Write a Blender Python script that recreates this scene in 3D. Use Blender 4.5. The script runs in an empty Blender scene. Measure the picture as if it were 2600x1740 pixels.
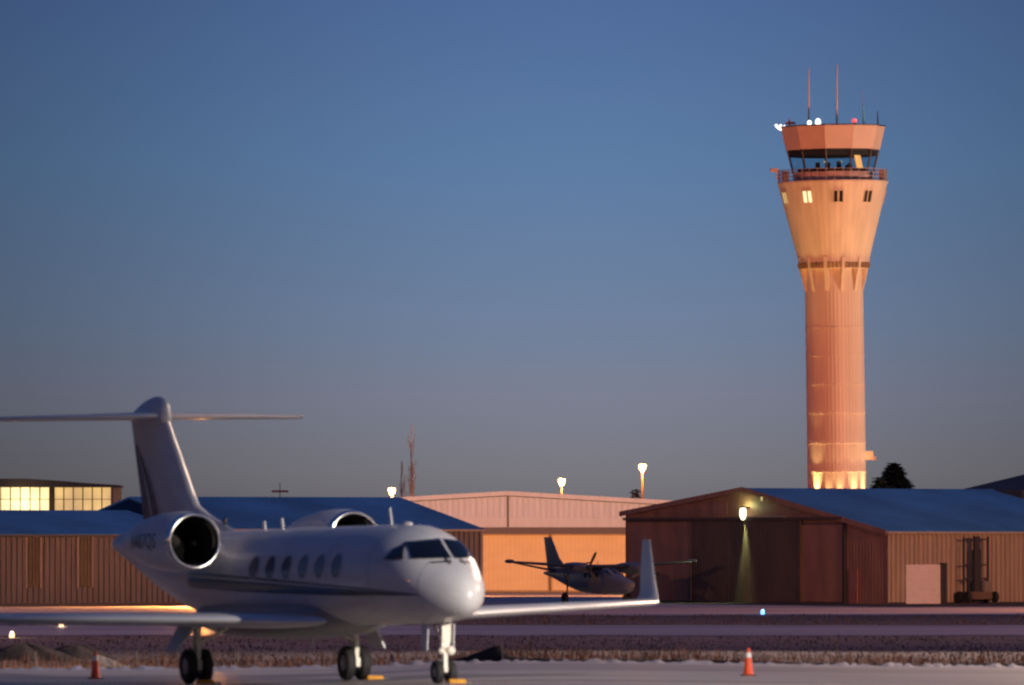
import bpy, bmesh, math, random
from mathutils import Vector, Matrix
R = math.radians
random.seed(7)
C = bpy.context.scene.collection
SC = bpy.context.scene

# ------------------------------------------------------------------ camera
F = 22000.0                       # focal length in pixels of the 2600 px wide photograph
HC, YH = 3.4, 1387.0              # eye height, horizon row
cam = bpy.data.cameras.new('camera'); camo = bpy.data.objects.new('camera', cam); C.objects.link(camo)
cam.sensor_width = 36; cam.lens = F/2600*36; cam.clip_start = 1; cam.clip_end = 20000
camo.location = (0, 0, HC); camo.rotation_euler = (R(90)+math.atan((YH-870)/F), 0, 0)
SC.camera = camo
cam.dof.use_dof = True; cam.dof.focus_distance = 560; cam.dof.aperture_fstop = 2.7
# ------------------------------------------------------------------ sky
SKY = [  # elevation (sine), linear colour
    (0.0, (.120, .115, .128)), (.0040, (.155, .150, .166)), (.0085, (.193, .188, .211)), (.0174, (.198, .215, .287)),
    (.0265, (.160, .222, .342)), (.0446, (.108, .203, .375)), (.0626, (.079, .150, .328)),
    (.11, (.036, .080, .21)), (.25, (.020, .046, .140)), (1.0, (.020, .045, .150))]
w = bpy.data.worlds.new('World'); SC.world = w; w.use_nodes = True
nt = w.node_tree; N = nt.nodes; L = nt.links; bg = N['Background']
tc = N.new('ShaderNodeTexCoord'); sep = N.new('ShaderNodeSeparateXYZ'); L.new(tc.outputs['Generated'], sep.inputs[0])
def wm(op, a, b=None, clamp=False):
    n = N.new('ShaderNodeMath'); n.operation = op; n.use_clamp = clamp
    for i, v in enumerate((a, b)):
        if v is None: continue
        if isinstance(v, (int, float)): n.inputs[i].default_value = v
        else: L.new(v, n.inputs[i])
    return n.outputs[0]
zc = wm('MAXIMUM', sep.outputs[2], 0.0)
sq = wm('POWER', zc, 0.5)
cr = N.new('ShaderNodeValToRGB'); L.new(sq, cr.inputs[0])
el = cr.color_ramp.elements
while len(el) < len(SKY): el.new(0.5)
for e, (z, c) in zip(el, SKY): e.position = math.sqrt(z)
for e, (z, c) in zip(el, SKY): e.color = (*c, 1)
# afterglow on the western horizon, behind the camera
dx = wm('MULTIPLY', sep.outputs[0], 0.75); dy = wm('MULTIPLY', sep.outputs[1], -0.66)
dd = wm('ADD', dx, dy); gl = wm('POWER', wm('MAXIMUM', dd, 0.0), 3.0)
ez = wm('POWER', 2.718, wm('MULTIPLY', zc, -5.0))
gm = wm('MULTIPLY', gl, ez)
mx = N.new('ShaderNodeMix'); mx.data_type = 'RGBA'; L.new(gm, mx.inputs[0]); L.new(cr.outputs[0], mx.inputs[6])
mx.inputs[7].default_value = (.34, .25, .22, 1)
# lens falloff put into the sky: brightest straight ahead, dimmer to the sides
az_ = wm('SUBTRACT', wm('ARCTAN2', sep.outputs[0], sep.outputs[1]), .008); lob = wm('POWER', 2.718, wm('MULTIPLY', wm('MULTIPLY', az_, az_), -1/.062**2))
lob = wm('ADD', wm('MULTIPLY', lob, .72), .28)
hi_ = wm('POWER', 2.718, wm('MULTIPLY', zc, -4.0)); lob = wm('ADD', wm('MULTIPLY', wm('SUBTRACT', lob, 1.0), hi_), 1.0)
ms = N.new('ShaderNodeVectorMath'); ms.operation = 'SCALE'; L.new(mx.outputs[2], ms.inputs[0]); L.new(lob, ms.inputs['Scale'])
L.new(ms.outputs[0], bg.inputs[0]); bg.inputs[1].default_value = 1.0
# the last of the sun's light, just after sunset, from behind the camera on the right
sl = bpy.data.lights.new('sun', 'SUN'); sl.energy = 0.06; sl.angle = R(20); sl.color = (1, .74, .58)
so = bpy.data.objects.new('sun', sl); C.objects.link(so)
so.rotation_euler = Vector((-.72, .66, -.16)).to_track_quat('-Z', 'Y').to_euler()
SC.view_settings.view_transform = 'Standard'; SC.view_settings.look = 'None'
SC.view_settings.exposure = 0; SC.view_settings.gamma = 1
SC.render.engine = 'CYCLES'
SC.cycles.use_denoising = True; SC.cycles.filter_width = 2.3
SC.cycles.max_bounces = 6; SC.cycles.sample_clamp_indirect = 3

SODIUM = (1.0, .34, .085); WARMW = (1.0, .83, .62); MERC = (.80, 1.0, .42)
# ------------------------------------------------------------------ helpers
def mat(name, col, rough=.6, metal=0, var=0., scale=3., stretch=(1, 1, 1), bump=0., bscale=20., coat=0., col2=None, detail=4, lo=.35, hi=.65):
    m = bpy.data.materials.new(name); m.use_nodes = True
    n = m.node_tree.nodes; l = m.node_tree.links; b = n['Principled BSDF']
    b.inputs['Base Color'].default_value = (*col, 1); b.inputs['Roughness'].default_value = rough
    b.inputs['Metallic'].default_value = metal; b.inputs['Coat Weight'].default_value = coat
    b.inputs['Coat Roughness'].default_value = .08
    if var or col2 or bump:
        t = n.new('ShaderNodeTexCoord'); mp = n.new('ShaderNodeMapping'); mp.inputs['Scale'].default_value = stretch
        l.new(t.outputs['Object'], mp.inputs[0])
    if var or col2:
        ns = n.new('ShaderNodeTexNoise'); ns.inputs['Scale'].default_value = scale; ns.inputs['Detail'].default_value = detail
        l.new(mp.outputs[0], ns.inputs[0])
        r = n.new('ShaderNodeValToRGB'); l.new(ns.outputs[0], r.inputs[0])
        r.color_ramp.elements[0].position = lo; r.color_ramp.elements[1].position = hi
        c2 = col2 or tuple(c*(1-var) for c in col)
        r.color_ramp.elements[0].color = (*c2, 1); r.color_ramp.elements[1].color = (*(col if col2 else tuple(min(1, c*(1+var*.6)) for c in col)), 1)
        l.new(r.outputs[0], b.inputs['Base Color'])
    if bump:
        n2 = n.new('ShaderNodeTexNoise'); n2.inputs['Scale'].default_value = bscale; l.new(mp.outputs[0], n2.inputs[0])
        bp = n.new('ShaderNodeBump'); bp.inputs['Strength'].default_value = bump; bp.inputs['Distance'].default_value = .05
        l.new(n2.outputs[0], bp.inputs['Height']); l.new(bp.outputs[0], b.inputs['Normal'])
    return m
def emit(name, col, s, var=0):
    m = bpy.data.materials.new(name); m.use_nodes = True
    n = m.node_tree.nodes; l = m.node_tree.links
    b = n['Principled BSDF']; b.inputs['Base Color'].default_value = (.6, .6, .6, 1)
    b.inputs['Emission Color'].default_value = (*col, 1); b.inputs['Emission Strength'].default_value = s
    if var:                          # uneven glow of the lamps standing behind a translucent sheet
        t = n.new('ShaderNodeTexCoord'); ns = n.new('ShaderNodeTexNoise'); ns.inputs['Scale'].default_value = .55; l.new(t.outputs['Object'], ns.inputs[0])
        mr = n.new('ShaderNodeMapRange'); mr.inputs[1].default_value = .3; mr.inputs[2].default_value = .7; mr.inputs[3].default_value = s*(1-var); mr.inputs[4].default_value = s*(1+var)
        l.new(ns.outputs[0], mr.inputs[0]); l.new(mr.outputs[0], b.inputs['Emission Strength'])
    return m
def glass(name, tint, trans=.7):
    m = bpy.data.materials.new(name); m.use_nodes = True
    n = m.node_tree.nodes; l = m.node_tree.links; n.remove(n['Principled BSDF'])
    t = n.new('ShaderNodeBsdfTransparent'); t.inputs[0].default_value = (*tint, 1)
    g = n.new('ShaderNodeBsdfGlossy'); g.inputs['Roughness'].default_value = .04
    x = n.new('ShaderNodeMixShader'); x.inputs[0].default_value = .09; l.new(t.outputs[0], x.inputs[1]); l.new(g.outputs[0], x.inputs[2])
    l.new(x.outputs[0], n['Material Output'].inputs[0])
    return m
def obj(name, bm, m, parent=None, smooth=False, mods=None):
    me = bpy.data.meshes.new(name)
    if isinstance(bm, bmesh.types.BMesh):
        bmesh.ops.recalc_face_normals(bm, faces=bm.faces)
        bm.to_mesh(me); bm.free()
    else: me.from_pydata(*bm)
    me.materials.append(m)
    if smooth:
        for p in me.polygons: p.use_smooth = True
    o = bpy.data.objects.new(name, me); C.objects.link(o)
    if parent: o.parent = parent
    if smooth and smooth != True:
        md = o.modifiers.new('split', 'EDGE_SPLIT'); md.split_angle = R(smooth)
    return o
def tag(o, label, cat, group=None, kind=None):
    if label: o['label'] = label
    if cat: o['category'] = cat
    if group: o['group'] = group
    if kind: o['kind'] = kind
    return o
def thing(name, label, cat, loc=(0, 0, 0), rz=0, group=None):
    o = bpy.data.objects.new(name, None); C.objects.link(o); o.location = loc; o.rotation_euler = (0, 0, rz)
    o.empty_display_size = .3
    return tag(o, label, cat, group)
def struct(o): o['kind'] = 'structure'; return o
def copy_tree(o, parent=None):
    c = o.copy(); C.objects.link(c)
    if parent: c.parent = parent
    for ch in list(o.children): copy_tree(ch, c)
    return c
BM = bmesh.new
def box(bm, c, s, rz=0, rot=None):
    M = Matrix.Translation(c) @ (rot.to_4x4() if rot else Matrix.Rotation(rz, 4, 'Z')) @ Matrix.Diagonal((*s, 1))
    bmesh.ops.create_cube(bm, size=1, matrix=M); return bm
def bbox(bm, a, b): return box(bm, [(p+q)/2 for p, q in zip(a, b)], [abs(q-p) for p, q in zip(a, b)])
def rbox(a, b, bev=.01):
    bm = BM(); bbox(bm, a, b)
    bmesh.ops.bevel(bm, geom=list(bm.edges), offset=bev, segments=2, affect='EDGES'); return bm
def tube(bm, p, q, r0, r1=None, n=12, cap=True):
    p, q = Vector(p), Vector(q); r1 = r0 if r1 is None else r1
    d = (q-p).normalized(); a = d.orthogonal().normalized(); b = d.cross(a)
    v0 = []; v1 = []
    for i in range(n):
        t = 2*math.pi*i/n; e = a*math.cos(t)+b*math.sin(t)
        v0.append(bm.verts.new(p+e*r0)); v1.append(bm.verts.new(q+e*r1))
    for i in range(n): bm.faces.new((v0[i], v0[(i+1) % n], v1[(i+1) % n], v1[i]))
    if cap: bm.faces.new(v0[::-1]); bm.faces.new(v1)
    return bm
def lathe(bm, prof, M=None, n=32, a0=0, close=True):      # prof: list of (r, z) revolved about z
    rings = []
    for r, z in prof:
        ring = []
        for i in range(n):
            t = a0+2*math.pi*i/n; v = Vector((r*math.cos(t), r*math.sin(t), z))
            ring.append(bm.verts.new(M @ v if M else v))
        rings.append(ring)
    for a, b in zip(rings, rings[1:]):
        for i in range(n): bm.faces.new((a[i], a[(i+1) % n], b[(i+1) % n], b[i]))
    if close: bm.faces.new(rings[0][::-1]); bm.faces.new(rings[-1])
    return bm
def ball(bm, c, s, seg=20):
    bmesh.ops.create_uvsphere(bm, u_segments=seg, v_segments=seg//2, radius=1, matrix=Matrix.Translation(c) @ Matrix.Diagonal((*s, 1))); return bm
def loft(bm, rings, cap=True, closed=True):
    vs = [[bm.verts.new(p) for p in r] for r in rings]; n = len(vs[0])
    for a, b in zip(vs, vs[1:]):
        for i in range(n if closed else n-1): bm.faces.new((a[i], a[(i+1) % n], b[(i+1) % n], b[i]))
    if cap and closed: bm.faces.new(vs[0][::-1]); bm.faces.new(vs[-1])
    return bm
def pchip(xs, ys):
    n = len(xs); h = [xs[i+1]-xs[i] for i in range(n-1)]; d = [(ys[i+1]-ys[i])/h[i] for i in range(n-1)]
    m = [0]*n; m[0] = d[0]; m[-1] = d[-1]
    for i in range(1, n-1):
        if d[i-1]*d[i] > 0:
            w1, w2 = 2*h[i]+h[i-1], h[i]+2*h[i-1]; m[i] = (w1+w2)/(w1/d[i-1]+w2/d[i])
    def f(x):
        if x <= xs[0]: return ys[0]
        if x >= xs[-1]: return ys[-1]
        i = 0
        while x > xs[i+1]: i += 1
        t = (x-xs[i])/h[i]; t2 = t*t; t3 = t2*t
        return (2*t3-3*t2+1)*ys[i]+(t3-2*t2+t)*h[i]*m[i]+(-2*t3+3*t2)*ys[i+1]+(t3-t2)*h[i]*m[i+1]
    return f
def px(x, D): return (x-1300)/F*D
def pz(y, D): return HC+(YH-y)/F*D
def lamp(name, kind, loc, power, col, parent=None, target=None, angle=None, blend=.5, size=.2):
    l = bpy.data.lights.new(name, kind); l.energy = power; l.color = col; l.shadow_soft_size = size
    if kind == 'SPOT': l.spot_size = R(angle or 100); l.spot_blend = blend
    o = bpy.data.objects.new(name, l); C.objects.link(o); o.location = loc
    if parent: o.parent = parent
    if target: o.rotation_euler = (Vector(target)-Vector(loc)).to_track_quat('-Z', 'Y').to_euler()
    return o
# ------------------------------------------------------------------ materials
M = {}
M['jet'] = mat('jet_white_paint', (.57, .57, .58), .36, coat=.3, var=.07, scale=.9, stretch=(.5, 1, 2.5))
M['belly_shade'] = mat('belly_shaded_paint', (.22, .22, .23), .4, coat=.2, var=.1, scale=1)  # darker than the skin: underside shade put into the belly colour
M['navy'] = mat('navy_paint', (.012, .012, .022), .25, coat=.5)
M['maroon'] = mat('maroon_paint', (.07, .008, .007), .25, coat=.5)
M['silver'] = mat('silver_paint', (.45, .45, .48), .3, metal=.4)
M['chrome'] = mat('polished_metal', (.85, .83, .8), .14, metal=1)
M['steel'] = mat('gear_steel', (.62, .58, .5), .35, metal=.25, var=.15, scale=9)
M['gearwhite'] = mat('gear_white_paint', (.72, .68, .58), .4, var=.12, scale=8)
M['duct'] = mat('engine_duct', (.006, .006, .006), .5)
M['black'] = mat('black_rubber', (.012, .012, .013), .75, var=.3, scale=12)
M['dark'] = mat('dark_metal', (.03, .03, .035), .5)
M['glassdark'] = mat('dark_cockpit_glass', (.004, .005, .007), .05, coat=.4)
M['cabglass'] = mat('cabin_window_glass', (.15, .155, .18), .12)
M['rim'] = mat('wheel_rim', (.3, .3, .3), .45, metal=.3)
M['yellow'] = mat('yellow_chock', (.55, .25, .015), .6, var=.3, scale=14)
M['orange'] = mat('cone_orange', (.80, .085, .02), .5, var=.12, scale=12)
M['reflect'] = mat('cone_white_band', (.8, .78, .75), .4)
M['conebase'] = mat('cone_base_rubber', (.03, .025, .025), .8)
M['snow_apron'] = mat('snow_dusted_apron', (.36, .335, .34), .42, col2=(.14, .13, .135), scale=.30, stretch=(.16, 1, 1), detail=7)
M['snow_taxi'] = mat('snow_dusted_taxiway', (.36, .34, .36), .45, col2=(.2, .19, .2), scale=.22, stretch=(.18, 1, 1), detail=7)
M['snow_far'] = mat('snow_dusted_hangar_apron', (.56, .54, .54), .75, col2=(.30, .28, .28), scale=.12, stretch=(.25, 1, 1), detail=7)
M['field'] = mat('frosted_field', (.15, .135, .155), .9, col2=(.055, .048, .05), scale=.5, stretch=(.12, .6, 1), detail=8, lo=.3, hi=.72)
M['wet_shade'] = mat('shaded_wet_asphalt', (.022, .02, .021), .85, var=.3, scale=.6)
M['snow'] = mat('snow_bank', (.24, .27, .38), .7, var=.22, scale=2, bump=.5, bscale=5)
M['weed'] = mat('dry_brown_weeds', (.38, .165, .085), .9, col2=(.10, .055, .04), scale=.9, detail=3)
M['frostgrass'] = mat('frosted_dark_grass', (.11, .088, .08), .9, col2=(.04, .034, .032), scale=.8)
M['soil'] = mat('dark_soil', (.035, .03, .03), .95, var=.5, scale=2, bump=.8, bscale=5)
M['stake'] = mat('weathered_stake_wood', (.24, .19, .145), .8, var=.2, scale=8)
M['fabric'] = mat('black_silt_fabric', (.014, .013, .013), .8, var=.3, scale=4)
M['tarp'] = mat('pale_erosion_fabric', (.32, .29, .27), .8, var=.2, scale=5)
M['blue_roof'] = mat('blue_metal_roof', (.095, .37, .64), .75, var=.22, scale=.35, stretch=(.6, .25, 1))
M['dark_roof'] = mat('dark_roofing', (.05, .05, .055), .7, var=.2, scale=1)
M['tan'] = mat('tan_corrugated_steel', (.33, .27, .215), .6, var=.14, scale=.9, stretch=(3, 3, .4))
M['brown'] = mat('brown_corrugated_steel', (.155, .135, .125), .6, var=.16, scale=.8, stretch=(3, 3, .4))
M['amber'] = mat('amber_fibreglass_strip', (.05, .04, .02), .5, var=.25, scale=1.5)
M['redbrown'] = mat('redbrown_door_steel', (.34, .17, .11), .6, var=.18, scale=.6, stretch=(2, 2, .5))
M['darkbrown'] = mat('dark_brown_door_steel', (.105, .072, .055), .6, var=.2, scale=.6, stretch=(2, 2, .5))
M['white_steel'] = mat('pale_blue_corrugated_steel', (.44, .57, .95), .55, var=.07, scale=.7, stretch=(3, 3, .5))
M['white_door'] = mat('cream_door_steel', (.58, .51, .41), .5, var=.07, scale=.5, stretch=(1, 1, 3))
M['trim'] = mat('dull_purple_trim', (.075, .08, .16), .6)
M['whitetrim'] = mat('white_garage_door', (.62, .58, .58), .6, var=.06, scale=2, stretch=(1, 1, 4))
M['doorpink'] = mat('pale_red_person_door', (.36, .15, .12), .6)
M['concrete'] = mat('tower_concrete', (.60, .50, .43), .8, var=.20, scale=.45, stretch=(2.5, 2.5, .12), lo=.25, hi=.75)
M['concrete2'] = mat('tower_cab_panel', (.60, .47, .40), .7, var=.05, scale=.6)
M['louvre'] = mat('brown_louvre', (.20, .12, .075), .7, var=.2, scale=4)
M['mullion'] = mat('dark_mullion', (.06, .055, .05), .5)
M['railing'] = mat('galvanised_railing', (.34, .27, .26), .5, metal=.3)
M['interior'] = mat('cab_interior', (.035, .03, .028), .8)
M['towerglass'] = glass('tinted_cab_glass', (.72, .86, .90))
M['windark'] = mat('dark_window', (.02, .018, .018), .15)
M['whip'] = mat('antenna_fibreglass', (.55, .48, .42), .5)
M['green'] = mat('green_mast', (.22, .55, .50), .4)
M['redpaint'] = mat('red_orange_paint', (.5, .09, .04), .5)
M['pole'] = mat('lamp_pole_steel', (.13, .095, .075), .5, metal=.2)
M['bark'] = mat('poplar_bark', (.50, .42, .40), .85, var=.2, scale=3)
M['needle'] = mat('spruce_needles', (.035, .042, .03), .9, var=.5, scale=.9)
M['trunk'] = mat('spruce_trunk', (.11, .07, .05), .9)
M['plane2'] = mat('turboprop_grey_paint', (.18, .18, .19), .35, coat=.3, var=.04, scale=1)
M['plane2dark'] = mat('turboprop_dark_paint', (.03, .03, .035), .35)
E = {}
E['sodium'] = emit('sodium_lamp_glow', (1, .52, .20), 2.6)
E['amberlamp'] = emit('taxiway_lamp_glow', (1, .58, .28), 2.3)
E['bluelamp'] = emit('blue_taxiway_lamp_glow', (.10, .45, 1), 3)
E['merc'] = emit('wall_lamp_glow', (.95, 1, .62), 3)
E['white'] = emit('floodlight_glow', (1, .97, .9), 2.6)
E['red'] = emit('red_beacon_glow', (1, .06, .05), 1.5)
E['panel_a'] = emit('bright_lit_panel', (1.0, .80, .36), 1.05, .3)
E['panel_b'] = emit('dim_lit_panel', (1.0, .64, .19), .66, .35)
E['room'] = emit('lit_room_window', (1.0, .92, .48), 1.1)
E['roomdim'] = emit('dim_room_window', (.9, .8, .3), .42)
E['warmcab'] = emit('cab_reflection_glow', (1, .36, .04), 1.1)

# ------------------------------------------------------------------ ground
cx = pchip([-60, -14, -7.8, -3.9, -1.75, 1.5, 6, 12, 40], [-.06, -.06, -.035, .025, .125, .15, .10, .02, 0])
def G(x, y):
    f = 1-min(1, max(0, (y-252)/40)); f = f*f*(3-2*f)
    f *= min(1, max(0, (y-120)/60))
    return cx(x)*f
def sheet(name, m, xs, ys, off, kind='structure', edge=0):
    rnd = random.Random(len(name))
    V = []; Fc = []
    for j, y in enumerate(ys):
        for x in xs:
            yy = y
            if edge and j in (0, len(ys)-1): yy += edge*(rnd.random()-.5)*2
            V.append((x, yy, G(x, yy)+off))
    n = len(xs)
    for j in range(len(ys)-1):
        for i in range(n-1): Fc.append((j*n+i, j*n+i+1, (j+1)*n+i+1, (j+1)*n+i))
    o = obj(name, (V, [], Fc), m); o['kind'] = kind; return o
def rng(a, b, s): return [a+(b-a)*i/int(round((b-a)/s)) for i in range(int(round((b-a)/s))+1)]
xs = rng(-40, 40, 1)
sheet('ground', M['field'], [-6000, -900, -200, -80]+xs+[80, 200, 900, 6000], [-300, 0]+rng(60, 300, 6)+[420, 700, 1200, 3000, 12000], 0)
sheet('apron', M['snow_apron'], [-120, -80, -60]+xs+[60, 80, 120], rng(40, 241, 3), .03, edge=.6)
sheet('taxiway', M['snow_taxi'], [-160]+rng(-60, 60, 3)+[160], [328, 332, 350, 366, 370], .02, edge=1.6)
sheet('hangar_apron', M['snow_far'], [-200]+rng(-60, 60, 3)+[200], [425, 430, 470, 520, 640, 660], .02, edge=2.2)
# damp tarmac strip along the hangar fronts, wall-foot shade painted into its colour
for nm, pts in (('wet_shade_strip', [(21, 480), (60, 506), (60, 532), (21.5, 507), (7, 528), (4, 521)]),):
    o = obj(nm, ([(x, y, .024) for x, y in pts], [], [(0, 1, 2, 3), (0, 3, 4, 5)]), M['wet_shade']); struct(o)
# painted taxi line on the near apron
o = sheet('apron_line', mat('worn_apron_line', (.36, .24, .20), .8, var=.3, scale=1.5), xs, [206.2, 206.9], .036)

# snow ridge left along the edge of the apron by the plough
bm = BM(); rings = []
rn = random.Random(3)
for i in range(481):
    x = -30+i*.125; h = .03+.11*rn.random()**2.5; d = .35*(rn.random()-.5); y = 240.6+d; z = G(x, y)+.02
    rings.append([(x, y-.8, z), (x, y-.35, z+h*.8), (x, y, z+h), (x, y+.45, z+h*.6), (x, y+.9, z-.03)])
loft(bm, rings, closed=False)
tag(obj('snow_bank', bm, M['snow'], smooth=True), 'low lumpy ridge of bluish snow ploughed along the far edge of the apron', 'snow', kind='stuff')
def blades(n, y0, y1, h0, h1, wd, m, seed, clump=.6, x0=-19, x1=19, bias=1.0):
    r = random.Random(seed); V = []; Fc = []
    cl = [(r.uniform(x0, x1), r.uniform(.5, 1.0)) for _ in range(60)]
    for i in range(n):
        y = y0+(y1-y0)*r.random()**bias; sx = y/245; x = r.uniform(x0, x1)*sx
        k = 0.55+.45*math.sin(x*.9)*math.sin(x*.37+2)+.25*math.sin(x*2.7)
        h = (h0+(h1-h0)*r.random()**1.6)*(1-clump+clump*max(.15, k)); a = r.uniform(0, 6.28); ln = r.uniform(-.35, .35)*h
        z = G(x, y); dx, dy = math.cos(a)*wd, math.sin(a)*wd
        b = len(V); tx, ty = x+ln, y+r.uniform(-.2, .2)*h
        V += [(x-dx, y-dy, z), (x+dx, y+dy, z), (tx+dx*.3, ty+dy*.3, z+h), (tx-dx*.3, ty-dy*.3, z+h)]
        Fc.append((b, b+1, b+2, b+3))
    return obj
def blade_mesh(name, label, *a, **k):
    n, y0, y1, h0, h1, wd, m, seed = a; r = random.Random(seed); V = []; Fc = []
    for i in range(n):
        y = y0+(y1-y0)*r.random()**k.get('bias', 1); x = r.uniform(-17.5, 17.5)*y/245
        c = .5+.3*math.sin(x*.9+1)*math.sin(x*.37+2)+.28*math.sin(x*2.3+y*.4)
        h = (h0+(h1-h0)*r.random()**1.7)*max(.25, min(1.15, c+.25)); t = r.uniform(0, 6.28); ln = r.uniform(-.35, .35)*h
        z = G(x, y); dx, dy = math.cos(t)*wd, math.sin(t)*wd; b = len(V); tx, ty = x+ln, y+r.uniform(-.2, .2)*h
        V += [(x-dx, y-dy, z), (x+dx, y+dy, z), (tx+dx*.3, ty+dy*.3, z+h), (tx-dx*.3, ty-dy*.3, z+h)]; Fc.append((b, b+1, b+2, b+3))
    return tag(obj(name, (V, [], Fc), m), label, 'grass', kind='stuff')
blade_mesh('dry_weeds', 'tangle of dry brown weeds along the edge of the apron', 8000, 242, 259, .06, .40, .014, M['weed'], 11, bias=1.3)
blade_mesh('frosted_grass', 'short dark frosted grass between the apron and the taxiway', 7000, 259, 326, .03, .10, .03, M['frostgrass'], 12)
blade_mesh('frosted_grass', 'short dark frosted grass between the taxiway and the hangars', 8000, 372, 424, .04, .13, .04, M['frostgrass'], 13)

# ------------------------------------------------------------------ business jet
TH = R(21.5)
Xm, Ym = -5.86, 215.7
def jet_frame():
    ex = Vector((math.sin(TH), -math.cos(TH), 0)); ey = Vector((math.cos(TH), math.sin(TH), 0))
    o = Vector((Xm, Ym, 0)); pts = []
    for bx, by in ((0, -2.09), (0, 2.09), (11.61, 0)):
        p = o+ex*bx+ey*by; p.z = G(p.x, p.y)+.03; pts.append(p)
    mid = (pts[0]+pts[1])/2
    X = (pts[2]-mid).normalized(); Y = (pts[1]-pts[0]).normalized(); Z = X.cross(Y).normalized(); Y = Z.cross(X)
    return Matrix.Translation(mid) @ Matrix((X, Y, Z)).transposed().to_4x4()
JM = jet_frame()
jet = thing('business_jet', 'white twin engine business jet with T tail parked on the snowy apron', 'jet')
jet.matrix_world = JM; jet.location = JM.to_translation(); jet.rotation_euler = JM.to_euler()
TIP = 13.45
_w = lambda d: 1.2*max(0., (1-(1-min(1, d/4.4))**2))**.53
_top = pchip([math.sqrt(v) for v in (0, .1, .4, .8, 1.12, 1.5, 1.95, 2.5, 3.3, 4.8)], [2.05, 2.36, 2.62, 2.82, 2.95, 3.17, 3.44, 3.62, 3.76, 3.80])
_bot = pchip([math.sqrt(v) for v in (0, .1, .4, .9, 1.6, 3, 5)], [2.02, 1.78, 1.61, 1.50, 1.44, 1.40, 1.40])
_ttop = pchip([-12.3, -12.0, -11, -9, -6, -3, 0], [3.66, 3.74, 3.86, 3.88, 3.83, 3.80, 3.80])
_tbot = pchip([-12.3, -11.5, -10, -8, -6, -4, -2, 0], [3.45, 3.27, 2.95, 2.45, 1.98, 1.62, 1.44, 1.40])
_tw = pchip([-12.3, -12.0, -11, -9.5, -8, -6, -4, -2, 0], [.06, .16, .36, .60, .82, 1.03, 1.15, 1.2, 1.2])
def sec(x):
    if x > 0:
        d = max(0, TIP-x); s = math.sqrt(d); return _top(s), _bot(s), _w(d)
    return _ttop(x), _tbot(x), _tw(x)
def fpt(x, a):
    t, b, wd = sec(x); return Vector((x, wd*math.cos(a), (t+b)/2+(t-b)/2*math.sin(a)))
def inside(x, y, z):
    t, b, wd = sec(x); h = (t-b)/2
    return wd > 1e-4 and h > 1e-4 and (y/wd)**2+((z-(t+b)/2)/h)**2 < 1
def xs_on(y, z):
    lo, hi = 6., TIP
    for _ in range(40):
        m = (lo+hi)/2
        if inside(m, y, z): lo = m
        else: hi = m
    return lo
def ys_on(x, z):
    t, b, wd = sec(x); k = 1-((z-(t+b)/2)/((t-b)/2))**2
    return wd*math.sqrt(max(0, k))
stx = [TIP-(i/26)**2*5.4 for i in range(27)]; stx[0] = TIP-.002
stx += [8-.5*i for i in range(1, 17)]+[-.4*i for i in range(1, 31)]+[-12.15, -12.3]
bm = BM(); loft(bm, [[fpt(x, 2*math.pi*i/64) for i in range(64)] for x in stx])
fus = obj('fuselage', bm, M['jet'], jet, smooth=True)
def patch(pts, nu, nv, proj, off):         # bilinear patch laid on the skin
    V = []; Fc = []
    a, b, c, d = pts
    for j in range(nv+1):
        for i in range(nu+1):
            u, v = i/nu, j/nv
            p = [(a[k]*(1-u)+b[k]*u)*(1-v)+(d[k]*(1-u)+c[k]*u)*v for k in (0, 1)]
            V.append(proj(*p, off))
    for j in range(nv):
        for i in range(nu): q = j*(nu+1)+i; Fc.append((q, q+1, q+nu+2, q+nu+1))
    return V, [], Fc
pf = lambda y, z, off: (xs_on(y, z)+off, y*(1+off*.4), z+off*.5)
def psd(s): return lambda x, z, off: (x, s*(ys_on(x, z)+off), z)
def shell(o, t=.012):
    md = o.modifiers.new('thick', 'SOLIDIFY'); md.thickness = t; md.offset = -1; return o
regs = []
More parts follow.
